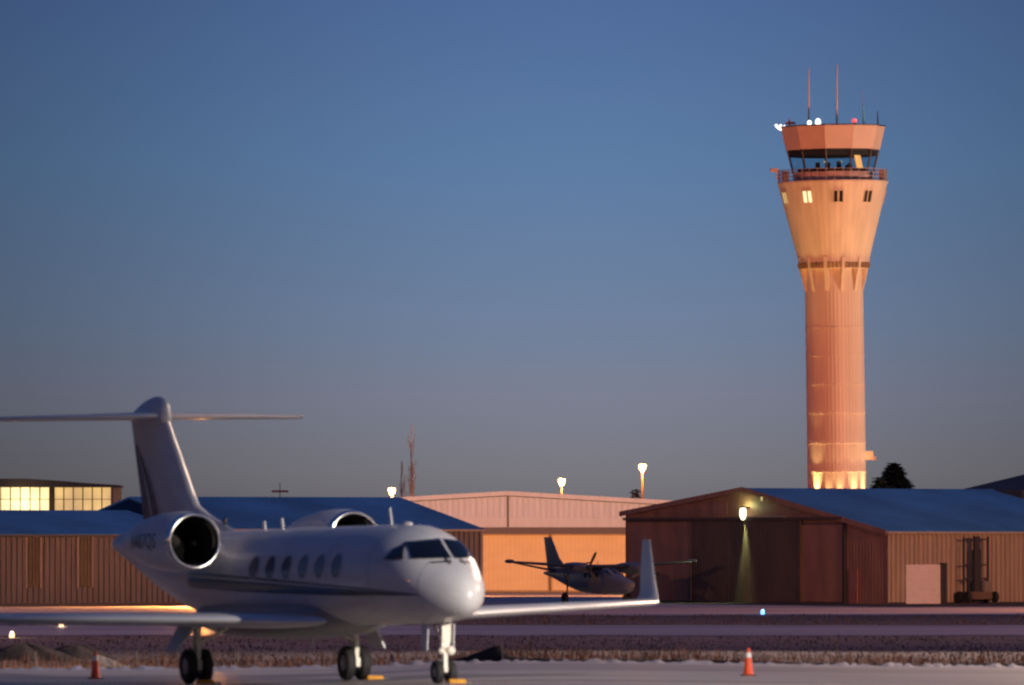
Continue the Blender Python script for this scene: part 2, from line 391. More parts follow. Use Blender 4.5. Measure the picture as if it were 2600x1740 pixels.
for s in (-1, 1):
    shell(obj('windshield', patch([(s*.035, 2.95), (s*.79, 2.95), (s*.69, 3.36), (s*.035, 3.42)], 12, 8, pf, .012), M['glassdark'], fus, True))
    shell(obj('cockpit_window', patch([(11.38, 2.95), (10.50, 2.95), (10.78, 3.20), (11.06, 3.34)], 6, 6, psd(s), .01), M['glassdark'], fus, True))
    shell(obj('windshield_wiper', patch([(s*.10, 2.86), (s*.52, 2.83), (s*.52, 2.855), (s*.10, 2.89)], 8, 2, pf, .03), M['dark'], fus, True))
    shell(obj('windshield_wiper', patch([(s*.17, 2.80), (s*.20, 2.80), (s*.20, 2.95), (s*.17, 2.95)], 2, 6, pf, .035), M['dark'], fus, True))
    for k in range(6):                    # oval cabin windows
        x0 = 1.75+k*1.165; V = []; Fc = []
        for ring in range(5):
            for i in range(28):
                t = 2*math.pi*i/28; r = ring/4
                ex, ez = .335*r*math.cos(t), .245*r*math.sin(t)
                V.append(psd(s)(x0+ex, 2.84+ez*1.12, .008))
        for ring in range(4):
            for i in range(28):
                a = ring*28+i; b = ring*28+(i+1) % 28; Fc.append((a, b, b+28, a+28))
        cw = obj('cabin_window', (V, [], Fc), M['cabglass'], fus, True)
        V2 = []; F2 = []
        for ring, (rr, of) in enumerate(((1.0, .006), (1.06, .018), (1.14, .004))):
            for i in range(28):
                t = 2*math.pi*i/28; V2.append(psd(s)(x0+.335*rr*math.cos(t), 2.84+.274*rr*math.sin(t), of))
        for ring in range(2):
            for i in range(28):
                a = ring*28+i; b = ring*28+(i+1) % 28; F2.append((a, b, b+28, a+28))
        obj('window_trim', (V2, [], F2), M['silver'], jet, True)
    # cheat line: a dark band tapering towards the nose with a thin second line above
    zc_ = pchip([-4, 0, 4, 8, 12.3], [2.60, 2.48, 2.35, 2.23, 2.10]); hw = pchip([-4, 0, 5, 9, 12.3], [.20, .20, .155, .10, .008])
    V = []; Fc = []; nx = 60
    for (k0, k1) in ((-1, .35), (.62, 1.0)):
        b0 = len(V)
        for i in range(nx+1):
            x = -3.2+15.4*i/nx
            for q in range(5):
                z = zc_(x)+hw(x)*(k0+(k1-k0)*q/4); V.append(psd(s)(x, z, .006))
        for i in range(nx):
            for q in range(4): a = b0+i*5+q; Fc.append((a, a+1, a+6, a+5))
    shell(obj('cheat_line', (V, [], Fc), M['navy'], jet, True), .004)
    # registration, laid on the nacelle further down
    cu = bpy.data.curves.new('reg', 'FONT'); cu.body = 'N487QS'; cu.size = 1; cu.space_character = 1.1
    to = bpy.data.objects.new('reg', cu); C.objects.link(to); bpy.context.view_layer.update()
    me = bpy.data.meshes.new_from_object(to.evaluated_get(bpy.context.evaluated_depsgraph_get())); bpy.data.objects.remove(to)
    b2 = BM(); b2.from_mesh(me)
    bmesh.ops.triangulate(b2, faces=b2.faces); bmesh.ops.subdivide_edges(b2, edges=b2.edges, cuts=1)
    bx = [v.co.x for v in b2.verts]; by = [v.co.y for v in b2.verts]; x0, x1, y0, y1 = min(bx), max(bx), min(by), max(by)
    regs.append((s, b2, x0, x1, y0, y1))
# skin joints, radome ring and hatch outlines
seam = mat('skin_joint', (.22, .22, .23), .5)
def hoop(x, w_=.014):
    V = []; Fc = []
    for xx in (x-w_/2, x+w_/2):
        for i in range(64):
            p = fpt(xx, 2*math.pi*i/64); t, b, wd = sec(xx); c = Vector((xx, 0, (t+b)/2)); V.append(tuple(p+(p-c).normalized()*.004))
    for i in range(64): Fc.append((i, (i+1) % 64, 64+(i+1) % 64, 64+i))
    obj('skin_joint', (V, [], Fc), seam, fus, True)
for x in (12.15, 9.75, 6.9, 3.6, .3, -2.4): hoop(x)
for s in (-1, 1):
    for x0, x1, z0, z1 in ((-1.55, -.75, 2.55, 3.15), (8.55, 9.4, 1.9, 3.3) if s > 0 else (9.0, 9.6, 1.75, 2.15)):
        V = []; Fc = []; pts = [(x0+(x1-x0)*k/8, z0) for k in range(9)]+[(x1, z0+(z1-z0)*k/8) for k in range(1, 9)]+[(x1-(x1-x0)*k/8, z1) for k in range(1, 9)]+[(x0, z1-(z1-z0)*k/8) for k in range(1, 8)]
        cxx, czz = (x0+x1)/2, (z0+z1)/2; n = len(pts)
        for g in (1.0, 1.05):
            for x, z in pts: V.append(psd(s)(cxx+(x-cxx)*g, czz+(z-czz)*g, .005))
        for k in range(n): Fc.append((k, (k+1) % n, n+(k+1) % n, n+k))
        obj('hatch_outline', (V, [], Fc), seam, fus, True)
# roof aerials, door light
for x, h in ((.6, .28), (-.7, .22), (8.2, .42)):
    bm = BM(); box(bm, (x, 0, 3.80+h/2-.03), (.16, .03, h), rot=Matrix.Rotation(R(-14), 3, 'Y')); obj('blade_antenna', bm, M['jet'], jet)
bm = BM(); ball(bm, (9.3, 0, 3.79), (.28, .12, .07)); obj('antenna_fairing', bm, M['jet'], jet, True)
bm = BM(); box(bm, (2.6, 0, 1.05), (.14, .03, .35)); obj('blade_antenna', bm, M['jet'], jet)
# belly fairing
bt = pchip([-4.6, -3.4, -1, 2, 4.5, 6.0, 6.8], [1.52, 1.28, 1.10, 1.06, 1.12, 1.32, 1.55]); bw = pchip([-4.6, -3, 0, 3, 5, 6.8], [.3, 1.0, 1.32, 1.34, 1.15, .3])
bm = BM(); rings = []
for i in range(41):
    x = -4.6+11.4*i/40; b = bt(x); wd = bw(x); t = 2.05
    rings.append([(x, wd*math.copysign(abs(math.cos(a))**.75, math.cos(a)), (t+b)/2+(t-b)/2*math.copysign(abs(math.sin(a))**.85, math.sin(a))) for a in [2*math.pi*k/40 for k in range(40)]])
loft(bm, rings); obj('belly_fairing', bm, M['belly_shade'], jet, True)
def airfoil(n=14):
    up = []
    for i in range(n+1):
        c = .5*(1-math.cos(math.pi*i/n)); t = 5*(.2969*math.sqrt(c)-.126*c-.3516*c*c+.2843*c**3-.1036*c**4); up.append((c, t))
    return [(c, t) for c, t in up[::-1]]+[(c, -t*.8) for c, t in up[1:-1]]
AF = airfoil()
def wing(secs, vert=False):        # secs: (LE x, span, other, chord, t/c)
    rings = []
    for le, sp, ot, ch, tc_ in secs:
        r = []
        for c, t in AF:
            q = t*tc_*ch
            r.append((le-c*ch, ot+q*(1 if not vert else 1), sp) if vert else (le-c*ch, sp, ot+q))
        rings.append(r)
    return loft(BM(), rings)
for s in (-1, 1):
    secs = [(6.4, 1.0, 1.50, 7.9, .045), (5.95, 1.3, 1.50, 7.3, .055), (5.45, 1.6, 1.51, 6.7, .062), (4.85, 2.0, 1.53, 6.0, .068), (3.75, 3.0, 1.57, 4.75, .080),
            (.15, 8.0, 1.71, 2.85, .095), (-2.0, 11.1, 1.79, 1.85, .105), (-2.35, 11.32, 1.82, 1.45, .10)]
    wg = obj('wing', wing([(a, s*b, c, d, e) for a, b, c, d, e in secs]), M['jet'], jet, smooth=40)
    rings = []
    for k, (le, y, z, ch, th) in enumerate(((-2.3, 11.25, 1.84, 1.48, .10), (-2.75, 11.42, 2.05, 1.15, .09), (-3.15, 11.52, 2.5, .95, .08), (-3.95, 11.74, 3.42, .5, .08))):
        rings.append([(le-c*ch, s*(y+t*th*ch*1.3), z) for c, t in AF])
    obj('winglet', loft(BM(), rings), M['jet'], wg, smooth=40)
    bm = BM()                       # landing-light lens on the leading edge
    # flap track fairings
    for y in (3.4, 6.2):
        fb = BM(); ball(fb, (-.9-(y-3.4)*.42, s*y, 1.56+.01*y), (.85, .07, .12)); obj('flap_fairing', fb, M['jet'], wg, True)
    # engine on its pylon
    A = Matrix.Translation((.8, s*2.11, 3.53)) @ Matrix.Rotation(R(90), 4, 'Y')     # local z -> body x
    bm = BM(); lathe(bm, [(.715, -.98), (.745, -1.4), (.75, -2.0), (.725, -2.8), (.645, -3.7), (.52, -4.5), (.40, -5.1), (.36, -5.1), (.38, -4.6)], A, 48, close=False)
    eng = obj('engine_nacelle', bm, M['jet'], jet, smooth=50)
    bm = BM(); lathe(bm, [(.715, -.98), (.708, -.86), (.690, -.76), (.662, -.705), (.630, -.72), (.602, -.80), (.588, -.92), (.584, -1.05)], A, 64, close=False)
    obj('inlet_lip', bm, M['chrome'], eng, True)
    bm = BM(); lathe(bm, [(.584, -1.05), (.60, -2.3), (.60, -2.6), (.02, -2.6)], A, 48, close=False); obj('inlet_duct', bm, M['duct'], eng, True)
    bm = BM()
    for k in range(22):
        t = 2*math.pi*k/22; rr = Matrix.Rotation(t, 4, 'Z')
        vs = [bm.verts.new(A @ rr @ Vector(p)) for p in ((.17, -.04, -2.36), (.17, .04, -2.44), (.58, .085, -2.46), (.58, -.05, -2.34))]; bm.faces.new(vs)
    obj('fan_blades', bm, M['duct'], eng)
    bm = BM(); lathe(bm, [(.004, -2.05), (.07, -2.13), (.13, -2.25), (.17, -2.42)], A, 24, close=False); obj('spinner', bm, mat('spinner_grey', (.06, .055, .05), .5), eng, True)
    nr = pchip([-5.1, -4.5, -3.7, -2.8, -2.0, -1.4, -.98], [.40, .52, .645, .725, .75, .745, .715])
    for sg, b2, x0, x1, y0, y1 in regs:
        if sg != s: continue
        for v in b2.verts:
            u = (v.co.x-x0)/(x1-x0); t = (v.co.y-y0)/(y1-y0); X = (-3.75+2.15*u) if s < 0 else (-1.6-2.15*u); dz = -.22+.44*t; r_ = nr(X)+.008
            v.co = (X+.8, s*(2.11+math.sqrt(r_*r_-dz*dz)), 3.53+dz)
        obj('registration_lettering', b2, M['navy'], eng)
    rings = []
    for y, z, le, ch in ((.85, 3.38, -1.4, 3.2), (1.6, 3.48, -1.5, 3.0)):
        rings.append([(le-c*ch, s*y, z+t*.10*ch) for c, t in AF])
    obj('engine_pylon', loft(BM(), rings), M['jet'], eng, smooth=40)
    # half of the tailplane is one surface with its mirror: built once below
# fin with dorsal fillet
secs = [(-1.9, 3.62, 0, 7.8, .022), (-3.4, 3.93, 0, 6.4, .035), (-4.7, 4.20, 0, 5.2, .055), (-5.6, 4.47, 0, 4.4, .075), (-6.05, 4.85, 0, 4.05, .085), (-7.9, 6.75, 0, 2.85, .095), (-8.05, 6.92, 0, 2.7, .095)]
fin = obj('tail_fin', wing(secs, True), M['jet'], jet, smooth=40)
bm = BM(); ball(bm, (-3.62, 0, 4.03), (.07, .05, .12)); obj('tail_air_intake', bm, M['duct'], fin, True)
def fin_y(x, z):                       # half thickness of the fin
    for a, b in zip(secs, secs[1:]):
        if a[1] <= z <= b[1]:
            t = (z-a[1])/(b[1]-a[1]); le = a[0]+(b[0]-a[0])*t; ch = a[3]+(b[3]-a[3])*t; tc_ = a[4]+(b[4]-a[4])*t
            c = min(1, max(0, (le-x)/ch)); return 5*(.2969*math.sqrt(c)-.126*c-.3516*c*c+.2843*c**3-.1036*c**4)*tc_*ch
    return .02
te = pchip([3.9, 4.47, 5.4, 6.2, 6.7], [-9.85, -9.98, -10.28, -10.5, -10.65])
for s in (-1, 1):                       # dark swooshes on the rear of the fin
    cv = pchip([3.9, 4.2, 4.9, 5.44, 6.2], [-7.9, -8.1, -8.6, -9.2, -10.3])
    for (k0, k1, m) in ((0.0, .40, 'maroon'), (.40, .50, 'silver'), (.50, .84, 'maroon'), (.84, .93, 'silver')):
        V = []; Fc = []
        for i in range(25):
            z = 3.95+2.2*i/24; a, b = te(z)+.02, cv(z)
            for q in range(4):
                kk = k0+(k1-k0)*q/3; x = a+(b-a)*kk; sg = s*(fin_y(x, z)*(1 if s > 0 else .8)+.008)
                V.append((x, sg, z))
        for i in range(24):
            for q in range(3): a = i*4+q; Fc.append((a, a+1, a+5, a+4))
        obj('tail_swoosh', (V, [], Fc), M[m], fin, True)
tp = [(-10.95, -4.88, 6.83, 1.35, .07), (-10.6, -4.6, 6.83, 1.6, .075), (-8.25, -.5, 6.83, 2.75, .08), (-8.15, 0, 6.83, 2.8, .08), (-8.25, .5, 6.83, 2.75, .08), (-10.6, 4.6, 6.83, 1.6, .075), (-10.95, 4.88, 6.83, 1.35, .07)]
obj('tailplane', wing(tp), M['jet'], jet, smooth=40)
bm = BM(); rings = []
for i in range(21):
    u = i/20; x = -7.75-3.2*u; r = max(.002, .19*(math.sin(math.pi*min(1, u**.62)))**.8+.002); h = .53*max(0, math.sin(math.pi*u**.55))**.75+.01
    rings.append([(x, r*math.cos(a), 6.80+h*max(-.35, math.sin(a))) for a in [2*math.pi*k/24 for k in range(24)]])
loft(bm, rings); obj('tail_bullet', bm, M['jet'], jet, True)
for y, x, z in ((0, -12.3, 3.55),):
    bm = BM(); ball(bm, (x, y, z), (.07, .06, .07)); obj('tail_light', bm, emit('tail_lamp', (1, .50, .22), 1.6), jet, True)
# landing gear
def wheel(parent, c, r, wd, rim=.52):
    A = Matrix.Translation(c) @ Matrix.Rotation(R(90), 4, 'X')
    prof = [(r*rim, -wd*.36), (r*.72, -wd*.5), (r*.9, -wd*.46), (r*.985, -wd*.28), (r, 0), (r*.985, wd*.28), (r*.9, wd*.46), (r*.72, wd*.5), (r*rim, wd*.36)]
    wh = obj('wheel', lathe(BM(), prof, A, 40), M['black'], parent, smooth=50)
    return wh
for s in (-1, 1):
    yg = s*2.09
    g = obj('main_gear', tube(tube(BM(), (.1, yg, 1.62), (0, yg, .85), .105, .10, 16), (0, yg, .9), (-.05, yg, .40), .065, .06, 16), M['gearwhite'], jet, smooth=40)
    for q in (-.2, .2):
        wheel(g, (-.05, yg+q, .43), .43, .25)
        obj('wheel_hub', lathe(BM(), [(.02, -.10), (.13, -.11), (.215, -.085), (.215, .085), (.13, .11), (.02, .10)], Matrix.Translation((-.05, yg+q, .43)) @ Matrix.Rotation(R(90), 4, 'X'), 28), M['rim'], g, smooth=40)
    obj('axle', tube(BM(), (-.05, yg-.34, .43), (-.05, yg+.34, .43), .05), M['steel'], g)
    bm = BM(); box(bm, (.14, yg, .72), (.08, .10, .62), rot=Matrix.Rotation(R(8), 3, 'Y')); box(bm, (.15, yg-.0, .45), (.13, .15, .22)); obj('torque_link', bm, M['gearwhite'], g)
    obj('side_brace', tube(BM(), (.05, yg, .95), (.1, s*1.15, 1.45), .045), M['steel'], g)
    bm = BM()                            # gear door hanging out-board
    vs = [(.75, s*2.32, 1.56), (-.55, s*2.32, 1.56), (-.40, s*2.78, .80), (.40, s*2.78, .80)]
    a = [bm.verts.new(v) for v in vs]; b = [bm.verts.new((x, y-s*.05, z-.02)) for x, y, z in vs]
    bm.faces.new(a); bm.faces.new(b[::-1])
    for i in range(4): bm.faces.new((a[i], a[(i+1) % 4], b[(i+1) % 4], b[i]))
    obj('gear_door', bm, M['jet'], g)
ng = obj('nose_gear', tube(tube(BM(), (11.75, 0, 1.5), (11.66, 0, .85), .095, .085, 16), (11.66, 0, .9), (11.61, 0, .27), .055, .05, 16), M['gearwhite'], jet, smooth=40)
for q in (-.165, .165):
    wheel(ng, (11.61, q, .275), .275, .19)
    obj('wheel_hub', lathe(BM(), [(.02, -.07), (.10, -.08), (.14, -.06), (.14, .06), (.10, .08), (.02, .07)], Matrix.Translation((11.61, q, .275)) @ Matrix.Rotation(R(90), 4, 'X'), 24), M['rim'], ng, smooth=40)
obj('axle', tube(BM(), (11.61, -.26, .275), (11.61, .26, .275), .04), M['steel'], ng)
bm = BM(); box(bm, (11.78, 0, 1.22), (.1, .22, .5), rot=Matrix.Rotation(R(6), 3, 'Y')); box(bm, (11.72, 0, .52), (.07, .09, .5)); ball(bm, (11.78, .12, .77), (.09, .11, .11), 16); ball(bm, (11.78, -.12, .77), (.09, .08, .08), 16)
box(bm, (11.70, 0, .92), (.12, .20, .10)); obj('steering_collar', bm, M['gearwhite'], ng, smooth=40)
obj('drag_brace', tube(BM(), (11.65, 0, .95), (10.9, 0, 1.45), .045), M['steel'], ng)
for s in (-1, 1):
    bm = BM(); box(bm, (11.25, s*.33, 1.12), (.42, .025, .62), rot=Matrix.Rotation(R(8), 3, 'Y')); obj('gear_door', bm, M['jet'], ng)
# chocks
def chock(name, bx, by, label, rz):
    p = JM @ Vector((bx, by, 0)); t = thing(name, label, 'chock', (p.x, p.y, G(p.x, p.y)+.031), rz, 'yellow wheel chocks')
    bm = BM(); vs = []
    for x in (-.21, .21):
        vs.append([bm.verts.new((x, y, z)) for y, z in ((-.10, 0), (.10, 0), (.055, .10), (-.055, .10))])
    for i in range(4): bm.faces.new((vs[0][i], vs[0][(i+1) % 4], vs[1][(i+1) % 4], vs[1][i]))
    bm.faces.new(vs[0][::-1]); bm.faces.new(vs[1])
    bmesh.ops.bevel(bm, geom=list(bm.edges), offset=.012, segments=2, affect='EDGES')
    obj('block', bm, M['yellow'], t)
    bm = BM(); tube(bm, (.21, 0, .05), (.29, -.03, .02), .012, n=8); tube(bm, (.29, -.03, .02), (.40, .02, .012), .012, n=8); obj('rope', bm, M['stake'], t)
chock('wheel_chock', 11.97, .18, 'yellow chock against the nose wheels of the white jet', TH)
chock('wheel_chock', .5, 2.42, 'yellow chock against the main wheels in the middle, left of the nose wheels', TH)
chock('wheel_chock', .5, -2.05, 'yellow chock under the near wing, against the leftmost main wheels', TH)

# ------------------------------------------------------------------ cones
def cone(x, D, label):
    X = px(x, D); z = G(X, D)+.031
    t = thing('traffic_cone', label, 'traffic cone', (X, D, z), R(12), 'orange traffic cones')
    bm = rbox((-.18, -.18, 0), (.18, .18, .035), .012); obj('base', bm, M['conebase'], t)
    obj('body', lathe(BM(), [(.135, .035), (.122, .06), (.082, .40), (.045, .64), (.03, .70), (.018, .705)], None, 32), M['orange'], t, smooth=40)
    obj('reflective_band', lathe(BM(), [(.0805, .46), (.082, .465), (.0575, .585), (.054, .59)], None, 32, close=False), M['reflect'], t, True)
cone(1900, 218.5, 'orange traffic cone with white band standing alone on the right, below the tower')
cone(243, 223.5, 'orange traffic cone with white band on the left, beyond the near wing')

# ------------------------------------------------------------------ silt fence, stakes, heaps
def stake(x, y0, y1, D, label, wdt=.032):
    X = px(x, D); z0 = G(X, D); h = pz(y0, D)-z0
    t = thing('wooden_stake', label, 'stake', (X, D, z0-.05), random.uniform(-.3, .3), 'wooden marker stakes in the weeds')
    bm = BM(); box(bm, (0, 0, h/2), (wdt, wdt*.6, h+.05), rot=Matrix.Rotation(random.uniform(-.05, .05), 3, 'Y'))
    obj('post', bm, M['stake'], t)
    bm = BM(); lathe(bm, [(wdt*.62, h-.02), (wdt*.6, h+.015), (.004, h+.05)], None, 4, a0=R(45)); obj('point', bm, M['stake'], t)
stake(92, 1653, 1690, 243, 'wooden stake furthest left, near the dark soil heap')
stake(300, 1689, 1700, 241.8, 'short wooden stub right of the pale fabric sheet', .05)
stake(348, 1651, 1688, 243, 'wooden stake in the weeds right of the pale fabric sheet')
stake(603, 1646, 1688, 243, 'wooden stake in the weeds between the main wheels of the jet')
stake(848, 1636, 1680, 244, 'wooden stake in the weeds just left of the middle main wheels')
stake(2123, 1622, 1664, 262, 'lone pale stake in the weeds right of the traffic cone')
# blue banded marker stake beside the nose wheel
D = 243; X = px(995, D); t = thing('marker_stake', 'short stake with a blue wrap and white top left of the nose wheel', 'stake', (X, D, G(X, D)))
bm = BM(); box(bm, (0, 0, .2), (.05, .035, .4)); obj('post', bm, M['reflect'], t)
bm = BM(); box(bm, (0, 0, .23), (.062, .047, .2)); obj('blue_wrap', bm, mat('blue_wrap', (.03, .07, .3), .5), t)
t = thing('silt_fence', 'black sagging silt fence pulled up at one stake right of the nose wheel', 'fence', (0, 0, 0))
hp = pchip([-3.2, -2.3, -1.4, -.32, -.25, 0.05, .7, 2.2, 5, 9, 14, 19], [.03, .06, .16, .47, .36, .16, .10, .07, .10, .06, .09, .07]); bm = BM(); rings = []
rn = random.Random(5)
for i in range(160):
    x = -3.2+22*i/159; y = 242.0+.12*math.sin(x*1.7)+.04*math.sin(x*5); z = G(x, y); h = hp(x)+.02*rn.random()
    rings.append([(x, y-.10, z-.02), (x, y-.03+.02*rn.random(), z+h*.5), (x, y, z+h), (x, y+.025, z+h-.01), (x, y+.02, z-.02)])
loft(bm, rings); obj('fabric', bm, M['fabric'], t, True)
D = 241.85; X = px(1276, D)
bm = BM(); box(bm, (X, D, G(X, D)+.27), (.05, .04, .62), rot=Matrix.Rotation(R(-3), 3, 'Y')); obj('stake', bm, mat('pale_stake_wood', (.5, .42, .33), .8), t)
def mound(name, x, D, wx, wy, h, label, m, cat, seed):
    X = px(x, D); r = random.Random(seed); t = BM(); V = []
    n, k = 40, 12; rows = []
    ph = [r.uniform(0, 6.28) for _ in range(6)]
    for j in range(k+1):
        u = j/k; row = []
        for i in range(n):
            a = 2*math.pi*i/n; rr = u*(1+.16*math.sin(3*a+ph[0])+.08*math.sin(7*a+ph[1])); hh = h*(1-u**1.6)*(1+.18*math.sin(5*a+ph[2])*u+.12*math.sin(9*a+ph[3])*u)
            row.append((wx*rr*math.cos(a), wy*rr*math.sin(a), hh-.03*u))
        rows.append(row)
    loft(t, rows[1:], cap=False); vc = t.verts.new((0, 0, h)); t.verts.ensure_lookup_table()
    for i in range(n): t.faces.new((vc, t.verts[i], t.verts[(i+1) % n]))
    o = obj(name, t, m, smooth=True); o.location = (X, D, G(X, D)); tag(o, label, cat); return o
mound('soil_heap', 62, 262, 1.5, 1.6, .52, 'low dark heap of soil at the far left edge beyond the apron', M['soil'], 'soil heap', 1)
mound('soil_heap', 190, 266, 1.1, 1.2, .42, 'smaller dark heap of soil behind the left traffic cone', M['soil'], 'soil heap', 2)
bm = BM(); D = 246; X = px(250, D)
gx = [(X+a, D+b, G(X, D)+c) for a, b, c in ((-.1, 0, .40), (.20, .1, .30), (.62, .1, .12), (.95, .2, .02), (.5, -.3, .02), (-.05, -.35, .04))]
vs = [bm.verts.new(v) for v in gx]; bm.faces.new(vs); bmesh.ops.triangulate(bm, faces=bm.faces); bmesh.ops.subdivide_edges(bm, edges=bm.edges, cuts=2, fractal=.15, seed=2)
o = shell(obj('fabric_sheet', bm, M['tarp'], smooth=True), .01); tag(o, 'pale crumpled erosion fabric sheet in the weeds right of the left cone', 'fabric sheet')

# ------------------------------------------------------------------ taxiway lights
def taxi_light(x, y, D, m, label, col, pw, s=.10, group=None):
    X = px(x, D); zb = .0; h = pz(y, D)
    t = thing('taxiway_light', label, 'taxiway light', (X, D, zb), 0, group)
    obj('stem', lathe(BM(), [(.09, 0), (.09, .04), (.025, .06), (.025, max(.08, h-s*1.3))], None, 16), M['dark'], t)
    bm = BM(); ball(bm, (0, 0, h), (s, s, s*1.6)); obj('lens', bm, m, t, True)
    lamp('glow', 'POINT', (0, 0, h+s*2.2), pw*.25, col, t, size=.1)
taxi_light(31, 1615, 322, E['amberlamp'], 'glowing warm white taxiway light nearest the left edge', (1, .7, .4), 120, .10, 'warm white taxiway lights')
taxi_light(156, 1586, 366, E['amberlamp'], 'glowing warm white taxiway light below the tip of the orange ground patch', (1, .7, .4), 120, .10, 'warm white taxiway lights')
taxi_light(1936, 1556, 426, E['bluelamp'], 'small glowing blue taxiway light in front of the brown hangar doors', (.2, .6, 1), 60, .10)

# ------------------------------------------------------------------ buildings
def corr(bm, f, length, top, z0, pitch, depth):
    """ribbed sheet: f(s, d, z) maps distance along the wall, depth outwards and height to a point"""
    n = int(length/pitch); cols = []
    for i in range(n):
        s = i*length/n; p = length/n
        cols += [(s, 0), (s+p*.60, 0), (s+p*.68, depth), (s+p*.92, depth)]
    cols.append((length, 0)); prev = None
    for s, d in cols:
        a = bm.verts.new(f(s, d, z0)); b = bm.verts.new(f(s, d, top(s)))
        if prev: bm.faces.new((prev[0], a, b, prev[1]))
        prev = (a, b)
    return bm
def roof_slab(bm, quad, th=.12):
    a = [bm.verts.new(p) for p in quad]; b = [bm.verts.new((p[0], p[1], p[2]-th)) for p in quad]
    bm.faces.new(a); bm.faces.new(b[::-1])
    for i in range(4): bm.faces.new((a[i], a[(i+1) % 4], b[(i+1) % 4], b[i]))
    return bm
def ring_frame(bm, f, a0, a1, b0, b1, w, c0, c1):
    O = [(a0, b0), (a1, b0), (a1, b1), (a0, b1)]; I = [(a0+w, b0+w), (a1-w, b0+w), (a1-w, b1-w), (a0+w, b1-w)]
    vs = [[bm.verts.new(f(a, c, b)) for a, b in q] for c in (c0, c1) for q in (O, I)]
    for i in range(4):
        j = (i+1) % 4
        bm.faces.new((vs[0][i], vs[0][j], vs[1][j], vs[1][i])); bm.faces.new((vs[2][i], vs[3][i], vs[3][j], vs[2][j]))
        bm.faces.new((vs[0][i], vs[2][i], vs[2][j], vs[0][j])); bm.faces.new((vs[1][i], vs[1][j], vs[3][j], vs[3][i]))
    return bm
def seams(bm, p0, p1, q0, q1, n, h=.018, wd=.035):    # standing seams from eave edge p0-p1 to ridge edge q0-q1
    for i in range(1, n):
        t = i/n; a = Vector(p0).lerp(Vector(p1), t); b = Vector(q0).lerp(Vector(q1), t)
        d = (b-a); box(bm, (a+b)/2+Vector((0, 0, h/2)), (d.length, wd, h), rot=d.to_track_quat('X', 'Z').to_matrix())
# --- brown-doored hangar on the right
AR = math.atan2(15.07, 21.0)
hr = thing('hangar', 'hangar with dark red brown sliding doors and blue roof before the tower', 'hangar', (21.94, 506, 0), AR)
VR, ZE0, ZR, VL, ZE1, LEN = 13.73, 4.30, 6.87, 25.8, 5.47, 42.
zt = lambda v: ZE0+(ZR-ZE0)*v/VR if v < VR else ZR+(ZE1-ZR)*(v-VR)/(VL-VR)
bm = BM(); corr(bm, lambda s, d, z: (s, -d, z), LEN, lambda s: ZE0-.06, 0, .34, .10); obj('side_wall', bm, M['tan'], hr)
bm = BM(); corr(bm, lambda s, d, z: (-d, s, z), VL, lambda s: zt(s)-.10, 0, .30, .010); obj('gable_wall', bm, M['redbrown'], hr)
bm = BM(); bbox(bm, (LEN-.1, .02, 0), (LEN, VL, 4)); bbox(bm, (.05, VL-.1, 0), (LEN, VL, 5.3)); obj('back_wall', bm, M['brown'], hr)
bm = BM(); roof_slab(bm, [(-.22, -.18, ZE0-.03), (LEN, -.18, ZE0-.03), (LEN, VR, ZR), (-.22, VR, ZR)])
seams(bm, (-.2, -.15, ZE0-.02), (LEN, -.15, ZE0-.02), (-.2, VR, ZR), (LEN, VR, ZR), 70)
roof_slab(bm, [(-.22, VR, ZR), (LEN, VR, ZR), (LEN, VL+.2, ZE1-.02), (-.22, VL+.2, ZE1-.02)]); rf = obj('roof', bm, M['blue_roof'], hr)
bm = BM()
for (v0, z0_, v1, z1_) in ((-.2, ZE0, VR, ZR+.03), (VR, ZR+.03, VL+.25, ZE1)):
    vs = [(-.30, v0, z0_-.26), (-.30, v1, z1_-.26), (-.30, v1, z1_+.03), (-.30, v0, z0_+.03)]
    a = [bm.verts.new(p) for p in vs]; b = [bm.verts.new((p[0]+.07, p[1], p[2])) for p in vs]
    bm.faces.new(a); bm.faces.new(b[::-1])
    for i in range(4): bm.faces.new((a[i], a[(i+1) % 4], b[(i+1) % 4], b[i]))
obj('rake_trim', bm, M['redbrown'], hr)
obj('gutter', bbox(BM(), (-.2, -.30, ZE0-.20), (LEN, -.185, ZE0-.06)), M['tan'], hr)
for (v0, v1, m, off) in ((18.7, 25.5, 'redbrown', .10), (13.3, 18.95, 'darkbrown', .17), (8.0, 13.5, 'darkbrown', .24), (4.0, 8.2, 'redbrown', .17)):  # middle doors a darker copy; the dimmer light there is in their colour
    ztop = min(4.95, zt(v0)-.3); bm = BM(); corr(bm, lambda s, d, z: (-off-d, v0+s, z), v1-v0, lambda s: ztop, .06, .24, .016 if m == 'darkbrown' else .008)
    bbox(bm, (-off+.002, v0, .06), (-off+.05, v1, ztop))
    d = obj('sliding_door', bm, M[m], hr)
    obj('door_frame', ring_frame(BM(), lambda a, c, b: (c, a, b), v0, v1, .05, ztop+.01, .08, -off-.05, -off-.02), M['darkbrown'], d)
bm = BM(); bbox(bm, (-.36, 3.9, 4.97), (-.05, 25.6, 5.12)); obj('door_track', bm, M['darkbrown'], hr)
bm = BM()
for v in (6.5, 9.0, 16.2, 19.0, 21.5): bbox(bm, (-.055, v-.7, 5.3), (-.038, v+.7, min(zt(v)-.5, 5.3+.75)))
obj('gable_panel', bm, M['redbrown'], hr)
bm = BM(); bbox(bm, (-.22, 3.86, 0), (-.06, 4.0, 4.9)); obj('door_post', bm, M['dark'], hr)
bm = rbox((-.11, 2.75, .02), (-.045, 3.55, 2.05), .01); d = obj('person_door', bm, M['doorpink'], hr)
bm = BM(); ball(bm, (-.14, 2.86, 1.0), (.03, .04, .03), 12); obj('door_handle', bm, M['steel'], d)
bm = BM()
